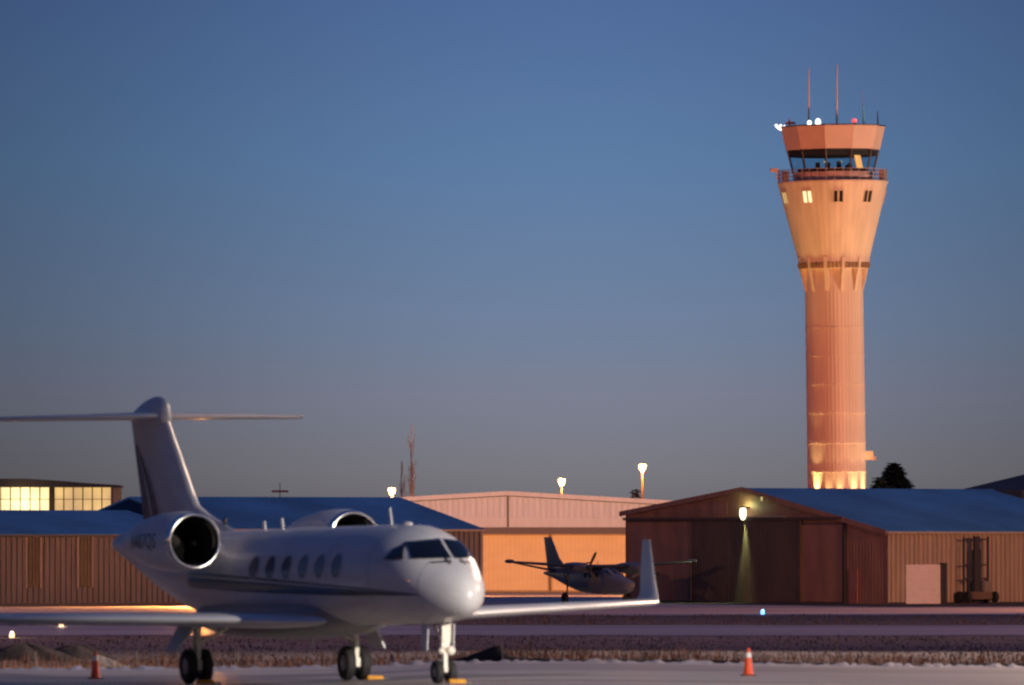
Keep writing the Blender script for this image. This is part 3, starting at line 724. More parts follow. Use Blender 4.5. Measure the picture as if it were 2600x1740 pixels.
for k in range(5): bbox(bm, (1.25, -.15+.004*(k % 2), .03+k*.458), (3.80, -.055, .03+(k+1)*.458-.004))
d = obj('garage_door', bm, M['whitetrim'], hr)
bm = BM(); bbox(bm, (3.81, -.55, 0), (3.99, -.05, 2.42)); obj('door_side_shade', bm, M['dark'], hr)  # dark strip standing for the shadow beside the door frame
obj('corner_trim', bbox(BM(), (-.045, -.08, 0), (.09, .0, ZE0-.1)), M['tan'], hr)
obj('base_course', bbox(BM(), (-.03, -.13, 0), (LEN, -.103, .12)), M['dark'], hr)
# cross gable of dark roofing towards the far right
bm = BM(); rings = []
for u, z in ((18.7, 6.80), (25.5, 8.1), (32.3, 6.80)): rings.append([(u, 10.6, z), (u, 17, z), (u, 17, 5.6), (u, 10.6, 5.9)])
loft(bm, rings); obj('dormer', bm, M['dark_roof'], rf)
# wall lamps
def wall_lamp(v, z, power, s, m):
    bm = BM(); bbox(bm, (-.5, v-.10*s, z+.05), (-.03, v+.10*s, z+.12)); tube(bm, (-.42, v, z+.05), (-.42, v, z+.17), .14*s, .06*s, 16); f = obj('wall_lamp', bm, M['dark'], hr)
    bm = BM(); ball(bm, (-.42, v, z-.20*s), (.15*s, .19*s, .34*s)); obj('lamp_lens', bm, m, f, True)
    if power: lamp('wall_lamp_light', 'SPOT', (-.42, v, z-.55*s), power*.62, MERC, hr, (-.30, v, 0), 34, 1, .12)
    if power: lamp('wall_lamp_light', 'SPOT', (-.55, v, z-.4*s), power*1.0, MERC, hr, (-5.5, v, 0), 84, .8, .10)
    if power: lamp('wall_lamp_light', 'POINT', (-.40, v, z+.15), power*.025, MERC, hr, size=.1)
wall_lamp(13.43, 5.62, 3600, 1.25, E['merc'])
wall_lamp(11.6, 6.30, 0, .42, E['roomdim'])
bm = BM(); bbox(bm, (-.44, 9.2, 5.13), (-.40, 13.2, 5.17)); obj('conduit', bm, M['steel'], hr)
# --- white hangar lit by sodium light
hp_ = thing('hangar', 'large white hangar with an orange lit sliding door, behind the small plane', 'hangar', (-.37, 628, 0))
HW, DP, ZRP, SLP = 24., 45., 7.37, .0575
zp = lambda u: ZRP-abs(u)*SLP
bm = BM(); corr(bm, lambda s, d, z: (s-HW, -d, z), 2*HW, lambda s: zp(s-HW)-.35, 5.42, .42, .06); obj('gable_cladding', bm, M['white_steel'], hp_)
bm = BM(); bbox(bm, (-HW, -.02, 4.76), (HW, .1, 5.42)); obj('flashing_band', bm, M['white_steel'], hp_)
bm = BM(); bbox(bm, (-HW, -.62, 4.28), (HW, -.02, 4.75)); obj('door_track_box', bm, M['trim'], hp_)
for k in range(-3, 4):
    u0 = 3.17+k*8.6; u1 = u0+8.5
    if u0 < -HW or u1 > HW: continue
    off = .06 if k % 2 else .14
    bm = BM(); corr(bm, lambda s, d, z: (u0+s, -off-d, z), u1-u0, lambda s: 4.30, .12, .30, .012); bbox(bm, (u0, -off+.003, .12), (u1, -off+.04, 4.30))
    d = obj('sliding_door', bm, M['white_door'], hp_)
    obj('door_frame', ring_frame(BM(), lambda a, c, b: (a, c, b), u0, u1, .10, 4.295, .12, -off-.05, -off-.012), M['tan'], d)
bm = BM(); bbox(bm, (-HW, .12, 0), (HW, .3, 4.76)); bbox(bm, (-HW, .3, 0), (-HW+.2, DP, 5.9)); bbox(bm, (HW-.2, .3, 0), (HW, DP, 5.9)); bbox(bm, (-HW, DP-.2, 0), (HW, DP, 5.8)); obj('wall', bm, M['brown'], hp_)
bm = BM()
for s in (-1, 1): roof_slab(bm, [(0, -.25, ZRP), (s*(HW+.3), -.25, zp(HW+.3)), (s*(HW+.3), DP, zp(HW+.3)), (0, DP, ZRP)], .10)
rfp = obj('roof', bm, M['blue_roof'], hp_)
bm = BM()
for s in (-1, 1):
    vs = [(0, -.30, ZRP-.30), (s*(HW+.3), -.30, zp(HW+.3)-.30), (s*(HW+.3), -.30, zp(HW+.3)+.02), (0, -.30, ZRP+.02)]
    a = [bm.verts.new(p) for p in vs]; b = [bm.verts.new((p[0], p[1]+.045, p[2])) for p in vs]
    bm.faces.new(a); bm.faces.new(b[::-1])
    for i in range(4): bm.faces.new((a[i], a[(i+1) % 4], b[(i+1) % 4], b[i]))
obj('rake_trim', bm, M['white_steel'], hp_)
bm = BM(); bbox(bm, (.02, -.14, 4.78), (.14, -.07, ZRP-.32)); obj('downpipe', bm, M['trim'], hp_)
for u, h in ((-9.3+.37+2.6, .0),): pass
bm = BM(); tube(bm, (14.6, .5, zp(14.6)), (14.6, .5, zp(14.6)+.5), .07, n=10); tube(bm, (14.6, .5, zp(14.6)+.42), (14.6, .5, zp(14.6)+.55), .16, .10, n=10); obj('vent_pipe', bm, M['dark'], rfp)
# --- long corrugated hangar behind the jet
AB = R(24)
hl = thing('hangar', 'long hangar with blue metal roof directly behind the white jet', 'hangar', (px(1221, 500), 500, 0), AB)
LL, WH, ZE, ZT = 17.0, 12.2, 4.40, 6.28
bm = BM(); corr(bm, lambda s, d, z: (-LL+s, -d, z), LL, lambda s: ZE-.05, 0, .32, .10); obj('side_wall', bm, M['brown'], hl)
bm = BM(); roof_slab(bm, [(-LL, -.2, ZE-.02), (.2, -.2, ZE-.02), (.2, WH, ZT), (-LL, WH, ZT)]); roof_slab(bm, [(-LL, WH, ZT), (.2, WH, ZT), (.2, 2*WH, ZE), (-LL, 2*WH, ZE)])
seams(bm, (-LL, -.18, ZE-.01), (.2, -.18, ZE-.01), (-LL, WH, ZT), (.2, WH, ZT), 40)
rfl = obj('roof', bm, M['blue_roof'], hl)
bm = BM(); vs = []
for u in (-.12, 0):
    vs.append([bm.verts.new(p) for p in ((u, .02, 0), (u, 2*WH, 0), (u, 2*WH, ZE-.15), (u, WH, ZT-.15), (u, .02, ZE-.15))])
bm.faces.new(vs[0][::-1]); bm.faces.new(vs[1])
for i in range(5): bm.faces.new((vs[0][i], vs[0][(i+1) % 5], vs[1][(i+1) % 5], vs[1][i]))
obj('end_wall', bm, M['brown'], hl)
bm = BM(); bbox(bm, (-.08, -.10, 0), (.10, .015, ZE-.1)); obj('corner_trim', bm, M['tan'], hl)
bm = BM(); lathe(bm, [(.10, 0), (.10, .12), (.22, .14), (.22, .30), (.05, .36)], Matrix.Translation((-13.4, WH, ZT-.02)), 16); obj('roof_vent', bm, M['dark'], rfl, smooth=40)
bm = BM(); bbox(bm, (-.1, -.26, ZE-.16), (.15, -.2, ZE-.02)); bbox(bm, (-LL, -.27, ZE-.16), (-.1, -.205, ZE-.03)); obj('gutter', bm, M['tan'], hl)
# --- low hangar on the far left
XL, DL = px(500, 491), 491
hq = thing('hangar', 'low brown corrugated hangar with two amber wall strips at far left', 'hangar', (XL, DL, 0), R(30))
bm = BM(); LQ, WQ, ZQ, ZQR = 40., 8.9, 4.10, 5.46
corr(bm, lambda s, d, z: (-LQ+s, -d, z), LQ, lambda s: ZQ-.05, 0, .34, .10); obj('side_wall', bm, M['brown'], hq)
def uat(x):
    k = (x-1300)/F; c, s = math.cos(R(30)), math.sin(R(30)); return (k*DL-XL)/(c-k*s)
for x0, x1 in ((66, 100), (197, 231)):
    bm = BM(); a, b = uat(x0), uat(x1); corr(bm, lambda s, d, z: (a+s, -.11-d, z), b-a, lambda s: ZQ-.12, 1.1, .2, .03); obj('amber_strip', bm, M['amber'], hq)
    obj('strip_trim', bbox(bbox(BM(), (a-.09, -.15, 1.05), (a, -.05, ZQ-.1)), (b, -.15, 1.05), (b+.09, -.05, ZQ-.1)), M['tan'], hq)
bm = BM(); roof_slab(bm, [(-LQ, -.2, ZQ-.03), (.2, -.2, ZQ-.03), (.2, WQ, ZQR), (-LQ, WQ, ZQR)]); roof_slab(bm, [(-LQ, WQ, ZQR), (.2, WQ, ZQR), (.2, 2*WQ, ZQ), (-LQ, 2*WQ, ZQ)])
seams(bm, (-LQ, -.18, ZQ-.02), (.2, -.18, ZQ-.02), (-LQ, WQ, ZQR), (.2, WQ, ZQR), 66)
obj('roof', bm, M['blue_roof'], hq)
bm = BM(); vs = []
for u in (-.12, 0):
    vs.append([bm.verts.new(p) for p in ((u, .02, 0), (u, 2*WQ, 0), (u, 2*WQ, ZQ-.15), (u, WQ, ZQR-.15), (u, .02, ZQ-.15))])
bm.faces.new(vs[0][::-1]); bm.faces.new(vs[1])
for i in range(5): bm.faces.new((vs[0][i], vs[0][(i+1) % 5], vs[1][(i+1) % 5], vs[1][i]))
obj('end_wall', bm, M['brown'], hq)
obj('gutter', bbox(BM(), (-LQ, -.28, ZQ-.18), (.2, -.205, ZQ-.05)), M['dark'], hq)
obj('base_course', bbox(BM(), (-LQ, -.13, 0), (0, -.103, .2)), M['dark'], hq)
# wall floodlight of the low hangar, hidden from here by the jet
lamp_u = uat(520)
# --- dark gabled shed between the two
D = 516; t = thing('shed', 'small dark shed with red gable between the left hangars', 'shed', (px(322, D), D, 0), R(-6))
zg, zs, hw_ = pz(1276, D), pz(1303, D), 1.85; bm = BM(); rings = []
for y in (0, 8): rings.append([(-hw_, y, 0), (hw_, y, 0), (hw_, y, zs), (0, y, zg-.08), (-hw_, y, zs)])
loft(bm, rings); obj('wall', bm, M['redbrown'], t)  # red lamp light on the gable is put into the wall colour
bm = BM()
for s in (-1, 1): roof_slab(bm, [(0, -.15, zg), (s*(hw_+.15), -.15, zs-.02), (s*(hw_+.15), 8.1, zs-.02), (0, 8.1, zg)], .07)
obj('roof', bm, M['darkbrown'], t)
# --- building with glowing translucent panels
D = 560; hb = thing('hangar', 'tall hangar with glowing yellow translucent panels under a dark roof', 'hangar', (0, D, 0))
x0, x1 = px(-420, D), px(300, D); zt_ = pz(1238, D); zb_ = pz(1330, D)
bm = BM(); bbox(bm, (x0, .1, 0), (x1, 5, zb_)); bbox(bm, (x0, .35, zb_), (x1, 5, zt_)); obj('wall', bm, M['brown'], hb)
obj('corner_panel', bbox(BM(), (px(286, D), -.02, zb_-3), (x1, .12, zt_)), M['tan'], hb)
def lit_panel(a, b, m, n):
    A, B = px(a, D), px(b, D); o = obj('lit_panel', bbox(BM(), (A, .02, zb_-2.0), (B, .2, zt_)), m, hb)
    bm = BM()
    for k in range(n+1): u = A+(B-A)*k/n; bbox(bm, (u-.035, -.03, zb_-2), (u+.035, .0, zt_-.01))
    for z in (pz(1268, D), pz(1302, D)): bbox(bm, (A, -.018, z-.018), (B, .015, z+.018))
    obj('panel_frame', bm, M['amber'], o)
lit_panel(-122, 126, E['panel_a'], 10); lit_panel(138, 283, E['panel_b'], 6)
obj('door_edge', bbox(BM(), (px(126, D), -.10, zb_-2), (px(138, D), .1, zt_)), M['amber'], hb)
obj('door_edge', bbox(BM(), (px(283, D), -.06, zb_-2), (px(286, D), .1, zt_)), M['dark'], hb)
bm = BM(); prof = [(-420, 1224), (-120, 1217), (0, 1216), (70, 1216), (150, 1221), (220, 1227), (300, 1232), (306, 1236)]; rings = []
for a, y in prof: u = px(a, D); rings.append([(u, -.5, zt_), (u, -.5, pz(y, D)), (u, 5, pz(y, D)), (u, 5, zt_)])
loft(bm, rings); obj('roof', bm, M['dark_roof'], hb)
lamp('hangar_glow', 'POINT', (px(60, D), -1.2, zt_-1.2), 120, (1, .7, .3), hb, size=.8)

# ------------------------------------------------------------------ mast lift by the tan wall
t = thing('mast_lift', 'black vertical mast lift with a tall frame against the tan wall', 'mast lift', (21.94+.812*5.9+.584*.9, 506+.584*5.9-.812*.9, 0), AR)
bm = BM(); bbox(bm, (-1.0, -.05, .1), (-.90, .05, 3.95)); bbox(bm, (.82, -.05, .1), (.92, .05, 3.95))
for z in (.45, 1.45, 2.25, 3.75): bbox(bm, (-.9, -.03, z), (.82, .03, z+.09))
obj('frame', bm, M['dark'], t)
bm = BM(); bbox(bm, (-.19, -.12, .5), (.17, .08, 3.98)); bbox(bm, (-.24, -.16, .7), (-.19, .1, 3.2)); bbox(bm, (.17, -.16, .7), (.22, .1, 3.2)); obj('mast_column', bm, M['dark'], t)
bm = rbox((-.85, -.35, .28), (.95, .45, .72), .04); obj('chassis', bm, M['darkbrown'], t)
bm = rbox((.25, -.4, .72), (.80, .3, 1.35), .05); obj('engine_cover', bm, M['brown'], t)
bm = BM(); 
for u in (-.65, .55): ball(bm, (u, -.2, 1.38), (.11, .1, .12), 12)
obj('work_lamp', bm, M['dark'], t, True)
for u in (-.95, 1.1):
    for v in (-.35, .4):
        obj('wheel', lathe(BM(), [(.2, -.13), (.36, -.14), (.42, -.06), (.42, .06), (.36, .14), (.2, .13)], Matrix.Translation((u, v, .42)) @ Matrix.Rotation(R(90), 4, 'Y') @ Matrix.Scale(.8, 4), 24), M['black'], t, smooth=40)

# ------------------------------------------------------------------ control tower
DT = 800; ST = F/DT
TX = px(2128, DT); tw = thing('control_tower', 'tall flared airport control tower with glowing base and glazed cab', 'control tower', (TX, DT, 0)); tw.rotation_euler = (0, R(-.75), 0)
zy = lambda y: HC+(YH-y)/ST
rs = 2.68
NF = 48; bm = BM(); prof = [0, 9, 12, 15, 18, 21, 24, 27, 29.3]; rings = []
for z in prof:
    r = []
    for i in range(NF):
        for a, q in ((0, 0), (.55, 0), (.62, .012), (.93, .012)):
            th = 2*math.pi*(i+a)/NF; r.append(((rs+q)*math.cos(th), (rs+q)*math.sin(th), z))
    rings.append(r)
loft(bm, rings); shaft = obj('shaft', bm, M['concrete'], tw)
for y in (833, 905, 977, 1050, 1126, 1199):
    z = zy(y); obj('joint_ring', lathe(BM(), [(rs+.01, z-.05), (rs+.07, z-.04), (rs+.065, z+.035), (rs+.01, z+.05)], None, 96, close=False), M['concrete'], shaft, smooth=40)
zb, zf = zy(684), zy(467)
rb, rt = 3.17, 5.06
bm = BM(); prof = [(2.6, zb+.02), (rb, zb), (rb+.02, zb+.05)]+[(rb+(rt-rb)*k/8, zb+.4+(zf-zb-.4)*k/8) for k in range(9)]+[(rt+.05, zf), (rt+.05, zf+.18), (3.4, zf+.18)]
rings = []
for r_, z in prof:
    ring = []
    for i in range(NF):
        for a, q in ((0, 0), (.55, 0), (.62, -.007), (.93, -.007)):
            th = 2*math.pi*(i+a)/NF; ring.append(((r_+q)*math.cos(th), (r_+q)*math.sin(th), z))
    rings.append(ring)
loft(bm, rings); flare = obj('flared_head', bm, M['concrete'], tw, smooth=30)
face = math.atan2(-DT, -TX)                 # azimuth of the camera seen from the tower
def az(x, r): return face+math.asin(max(-1, min(1, (x-2123)/ST/r)))
for k in range(12):                         # corbel ribs and louvres between them
    a = face+R(-15.5+30*k+2); c, s = math.cos(a), math.sin(a); bm = BM(); vs = []
    for q in (-.17, .17):
        vs.append([bm.verts.new((c*r_-s*q, s*r_+c*q, z)) for r_, z in ((rs-.1, zy(740)), (rs+.06, zy(740)), (rb+.06, zb), (rb+.22, zy(655)), (rs, zy(655)))])
    bm.faces.new(vs[0]); bm.faces.new(vs[1][::-1])
    for i in range(5): bm.faces.new((vs[0][i], vs[0][(i+1) % 5], vs[1][(i+1) % 5], vs[1][i]))
    obj('corbel_rib', bm, M['concrete'], flare)
    a += R(15); Mx = Matrix.Rotation(a, 4, 'Z'); bm = BM()
    for q in (-.55, -.18, .18, .55):
        b0 = BM(); box(b0, (rb+.045, q, zy(675)), (.20, .27, .52), rot=Matrix.Rotation(R(14), 3, 'Y')); b0.transform(Mx); me = bpy.data.meshes.new('tmp'); b0.to_mesh(me); bm.from_mesh(me); bpy.data.meshes.remove(me); b0.free()
    obj('louvre', bm, M['louvre'], flare)
def rad(z): return rb+(rt-rb)*(z-zb-.4)/(zf-zb-.4)
tilt = math.atan((rt-rb)/(zf-zb-.4))
for xw, m in ((2003, 'roomdim'), (2059, 'room'), (2137, None), (2211, None), (2256, None)):
    z = zy(503); a = az(xw, rad(z)); Mx = Matrix.Rotation(a, 4, 'Z') @ Matrix.Translation((rad(z)+.005, 0, z)) @ Matrix.Rotation(tilt, 4, 'Y')
    bm = BM()
    for q in (-.25, .25): box(bm, (0, q, 0), (.06, .30, 1.05))
    bm.transform(Mx); wn = obj('window', bm, E[m] if m else M['windark'], tw)
    bm = BM()
    for q in (-.47, 0, .47): box(bm, (.01, q, 0), (.08, .06 if q == 0 else .05, 1.12))
    for h in (-.56, .56): box(bm, (.01, 0, h), (.085, 1.0, .06))
    bm.transform(Mx); obj('window_frame', bm, M['concrete'] if not m else M['whip'], wn)
# balcony railing
zr = zf+.18
for hgt in (.35, .7, 1.05): 
    bm = BM(); lathe(bm, [(rt-.06, zr+hgt), (rt-.01, zr+hgt), (rt-.01, zr+hgt+.05), (rt-.06, zr+hgt+.05), (rt-.06, zr+hgt)], None, 64, close=False); obj('rail', bm, M['railing'], tw)
bm = BM()
for k in range(40): a = 2*math.pi*k/40; tube(bm, ((rt-.035)*math.cos(a), (rt-.035)*math.sin(a), zr), ((rt-.035)*math.cos(a), (rt-.035)*math.sin(a), zr+1.1), .03, n=6)
obj('rail_posts', bm, M['railing'], tw)
a = face+R(-84); bm = BM(); box(bm, ((rt+.35)*math.cos(a), (rt+.35)*math.sin(a), zr+1.15), (.7, .3, .35), rz=a); tube(bm, ((rt)*math.cos(a), rt*math.sin(a), zr+.2), ((rt+.25)*math.cos(a), (rt+.25)*math.sin(a), zr+1.1), .06, n=8); obj('camera_box', bm, M['concrete2'], tw)
for q in (-66, 74, 80):
    a = face+R(q); bm = BM(); box(bm, ((rt-.3)*math.cos(a), (rt-.3)*math.sin(a), zr+.5), (.45, .5, 1.0), rz=a); obj('equipment_box', bm, M['railing'], tw)
# cab: eleven sided
NC = 11; a0 = face+R(-7.9)
def ngon(r, z): return [(r*math.cos(a0+2*math.pi*i/NC), r*math.sin(a0+2*math.pi*i/NC), z) for i in range(NC)]
z1, z2, z3, z4 = zr, zy(438), zy(382), zy(323)
bm = BM(); loft(bm, [ngon(3.72, z1), ngon(3.78, z2)]); obj('cab_base', bm, mat('cab_base_panel', (.40, .29, .28), .7, var=.1, scale=1), tw)
bm = BM(); loft(bm, [ngon(4.30, z3), ngon(4.42, z3+.02), ngon(4.88, z4-.12), ngon(4.88, z4), ngon(4.6, z4)]); obj('cab_parapet', bm, M['concrete2'], tw)
bm = BM(); loft(bm, [ngon(4.95, z4+.01), ngon(4.95, z4+.10), ngon(4.5, z4+.11)]); obj('roof_coping', bm, M['dark'], tw)
# inside the cab
bm = BM(); loft(bm, [ngon(4.10, z3-.55), ngon(4.15, z3-.06)]); obj('cab_ceiling', bm, M['interior'], tw)
bm = BM(); loft(bm, [ngon(3.25, z2+.02), ngon(3.4, z2+.30), ngon(2.9, z2+.32)]); obj('console_ring', bm, M['interior'], tw)
bm = BM()
for q, rr, hh in ((-30, 2.7, .55), (-8, 2.9, .5), (14, 2.5, .62), (35, 2.8, .45), (150, 2.8, .5), (190, 2.6, .6)):
    a = face+R(q); box(bm, (rr*math.cos(a), rr*math.sin(a), z2+.3+hh/2), (.12, .42, hh), rz=a)
obj('console_screens', bm, M['interior'], tw)
gl = []
for i in range(NC):
    A, B = ngon(3.78, z2), ngon(4.28, z3); j = (i+1) % NC; bm = BM(); f = [bm.verts.new(v) for v in (A[i], A[j], B[j], B[i])]; bm.faces.new(f)
    obj('cab_window', bm, M['towerglass'], tw)
    bm = BM(); tube(bm, A[i], B[i], .085, .085, 8); obj('mullion', bm, M['mullion'], tw)
a = face+R(52); bm = BM(); box(bm, (3.05*math.cos(a), 3.05*math.sin(a), (z2+z3)/2-.1), (.12, .75, z3-z2-.3), rz=a, rot=Matrix.Rotation(a, 3, 'Z') @ Matrix.Rotation(R(18), 3, 'X')); obj('reflection_panel', bm, E['warmcab'], tw)  # added glowing panel, standing in for an orange reflection in the panes
for q, rr in ((-16, 2.6), (20, 2.4)):
    a = face+R(q); bm = BM(); ball(bm, (rr*math.cos(a), rr*math.sin(a), z2+.9), (.08, .08, .1), 12); obj('desk_lamp', bm, E['roomdim'], tw, True)
# roof gear
def rx(x): return (x-2121)/ST
for x, y0, y1, r_, m, dy in ((2063, 170, 318, .085, 'whip', 1), (2133, 163, 320, .10, 'whip', -.5), (2203, 228, 320, .05, 'railing', 1.5), (2203.5, 268, 322, .11, 'green', 1.45), (2238.5, 283, 322, .08, 'dark', .5)):
    bm = BM(); tube(bm, (rx(x), dy, z4), (rx(x)+.12*(1 if x < 2200 else 0), dy, zy(y0)), r_, r_*.45, 10); obj('whip_antenna' if m != 'green' else 'green_mast', bm, M[m], tw, smooth=40)
for x, y, s, m in ((2061, 317, (.20, .2, .31), 'white'), (2083, 315, (.26, .25, .40), 'white'), (2175, 311, (.24, .24, .2), 'red')):
    f = obj('roof_lamp' if m == 'white' else 'beacon', tube(BM(), (rx(x), -3.2, z4), (rx(x), -3.2, zy(y)), .09, n=10), M['dark'], tw)
    bm = BM(); ball(bm, (rx(x), -3.2, zy(y)), s); obj('lens', bm, E[m], f, True)
f = obj('roof_lamp', tube(BM(), (-4.55, -.6, z4), (-4.75, -.9, zy(330)), .08, n=8), M['dark'], tw)
bm = BM()
for dx_, dz_ in ((-.42, .20), (-.30, .06), (-.16, -.08), (.0, .16), (.02, -.16), (.2, -.02), (.34, .10)): ball(bm, (-4.75+dx_, -.9, zy(323)+dz_), (.13, .13, .12), 14)
obj('lens', bm, E['white'], f, True)
bm = BM(); tube(bm, (-3.95, -.9, z4), (-3.95, -.9, zy(302)), .07, n=8); box(bm, (-3.85, -.9, zy(312)), (.9, .3, .22)); obj('red_sensor_arm', bm, M['redpaint'], tw)
# box on the side of the shaft
a = face+R(90); bm = BM(); box(bm, ((rs+.35)*math.cos(a), (rs+.35)*math.sin(a), zy(1158)), (.75, .8, .8), rz=a); box(bm, ((rs+.75)*math.cos(a), (rs+.75)*math.sin(a), zy(1166)), (.4, .7, .35), rz=a); obj('equipment_box', bm, M['concrete2'], tw)
# base building with up-lights
bm = BM(); bbox(bm, (-8, -5, 0), (8, 8, 6.6)); obj('base_block', bm, M['brown'], tw)
for xx, pw in ((2078, 9500), (2108, 1700), (2135, 1900), (2171, 4200), (2194, 5200)):
    a = face+math.asin(max(-.985, min(.985, (xx-2128)/ST/rs))); r_ = rs+.30
    p = (r_*math.cos(a), r_*math.sin(a), 7.0); q = ((rs+.25)*math.cos(a), (rs+.25)*math.sin(a), 30)
    f = obj('uplight', tube(BM(), (p[0], p[1], 6.6), (p[0], p[1], 6.95), .16, .2, 12), M['dark'], tw)
    lamp('uplight_beam', 'SPOT', (p[0], p[1], 7.0), pw, (1, .64, .24), tw, q, 34, .8, .06)
for q, pw in ((-62, 6000), (-22, 6000), (22, 6000), (62, 6000)):      # sodium floods further out, aimed at the flare
    a = face+R(q); p = (7.2*math.cos(a), 7.2*math.sin(a), 7.0); b = (4.4*math.cos(a), 4.4*math.sin(a), 33.5)
    f = obj('uplight', tube(BM(), (p[0], p[1], 6.6), (p[0], p[1], 6.95), .2, .25, 12), M['dark'], tw)
    lamp('uplight_beam', 'SPOT', p, pw, (1, .74, .20), tw, b, 24, .9, .2)

# ------------------------------------------------------------------ street lamps beyond the roofs
def street_lamp(x, y, D, label, power):
    h = pz(y, D); t = thing('street_lamp', label, 'street lamp', (px(x, D), D, 0), 0, 'glowing sodium street lamps')
    obj('pole', tube(BM(), (0, 0, 0), (0, 0, h-.32), .13, .09, 12), M['pole'], t, smooth=40)
    obj('lamp_head', lathe(BM(), [(.09, h-.36), (.10, h-.30), (.22, h+.325), (.30, h+.33), (.18, h+.38), (.03, h+.4)], None, 20), M['dark'], t, smooth=40)
    bm = BM(); lathe(bm, [(.08, h-.36), (.17, h-.25), (.32, h+.08), (.33, h+.22), (.26, h+.32)], None, 20); obj('lamp_globe', bm, E['sodium'], t, smooth=40)
    lamp('lamp_light', 'POINT', (.0, -.9, h-.1), power, SODIUM, t, size=.3)
street_lamp(995, 1249, 700, 'glowing sodium street lamp lowest of three, left of the white hangar roof', 3500)
street_lamp(1426, 1225, 720, 'glowing sodium street lamp in the middle above the white hangar roof', 3500)
street_lamp(1631, 1189, 690, 'glowing sodium street lamp tallest, right, nearest the tower', 3000)
# ------------------------------------------------------------------ sodium light of the yard: poles hidden behind the front hangars and outside the frame, some of them added
def yard_lamp(X, Y, h, power, target, label, col=SODIUM, angle=130, em='sodium', blend=.5):
    t = thing('floodlight_pole', label, 'floodlight', (X, Y, 0))
    obj('pole', tube(BM(), (0, 0, 0), (0, 0, h), .12, .08, 12), M['pole'], t)
    d = Vector(target)-Vector((X, Y, h)); d.normalize(); rot = d.to_track_quat('-Z', 'Y').to_matrix()
    bm = BM(); box(bm, (0, 0, h+.15), (.5, .35, .22), rot=rot); f = obj('lamp_head', bm, M['dark'], t)
    bm = BM(); box(bm, Vector((0, 0, h+.15))+d*.13, (.42, .28, .03), rot=rot); obj('lens', bm, E[em], f)
    lamp('lamp_light', 'SPOT', Vector((0, 0, h+.15))+d*.3, power, col, t, Vector((0, 0, h+.15))+d*10, angle, blend, .25)
yard_lamp(-9.5, 575, 3.4, 62000, (-1, 628, 2.5), 'short floodlight pole hidden behind the blue roofed hangar')
yard_lamp(15.5, 577, 3.6, 62000, (6, 628, 2.5), 'short floodlight pole hidden behind the brown doored hangar')
yard_lamp(52, 455, 9, 70000, (18, 470, 0), 'tall floodlight pole right of the hangars', (1, .36, .16))
yard_lamp(-40, 440, 9, 7000, (-24, 480, 1), 'tall floodlight pole left of the hangars')
yard_lamp(75, 345, 24, 120000, (0, 380, 0), 'added unseen mast off to the right, reddening the taxiway', (1, .46, .36), 150)  # this mast and the next are added, unseen, to redden the ground
yard_lamp(-80, 335, 24, 120000, (0, 370, 0), 'added unseen mast off to the left, reddening the taxiway', (1, .46, .36), 150)
yard_lamp(140, 762, 14, 480000, (30, 800, 14), 'tall floodlight mast in the parking lot beside the tower', (1, .55, .34), 40)
yard_lamp(13, 690, 5.5, 300000, (30, 800, 18), 'short floodlight pole between the hangars and the tower', (1, .24, .06), 38)
yard_lamp(64, 104, 26, 980000, (4.6, 205, .3), 'white apron floodlight on a tall mast right of the jet', (1, .88, .77), 10.5, 'white', .9)
yard_lamp(30, 285, 30, 105000, (-2, 205, 0), 'added unseen apron light behind the right end of the apron', (1, .68, .50), 120, 'white')  # this light and the next are added, unseen, to brighten the apron
yard_lamp(72, 250, 30, 120000, (0, 200, 0), 'added unseen apron light far to the right of the apron', (1, .68, .50), 120, 'white')
yard_lamp(-62, 168, 9, 2600, (-8, 210, 1), 'sodium apron light left of the jet')
yard_lamp(-75, 230, 9, 1500, (-8, 215, 1), 'sodium apron light beyond the left wing of the jet')
# ground flood in front of the low hangar, behind the fuselage
lp = Vector((px(520, 487), 487, 2.9))
t = thing('work_light', 'low sodium work light on a stand behind the jet fuselage', 'work light', (lp.x, lp.y, 0))
obj('stand', tube(BM(), (0, 0, 0), (0, 0, 2.9), .04, n=8), M['dark'], t)
bm = BM(); box(bm, (0, 0, 2.95), (.4, .25, .2)); f = obj('lamp_head', bm, M['dark'], t)
bm = BM(); box(bm, (0, 0, 2.84), (.34, .2, .02)); obj('lens', bm, E['sodium'], f)
lamp('lamp_light', 'SPOT', (0, 0, 2.8), 70000, (1, .36, .08), t, (-5.5, -13, 0), 96, .6, .15)

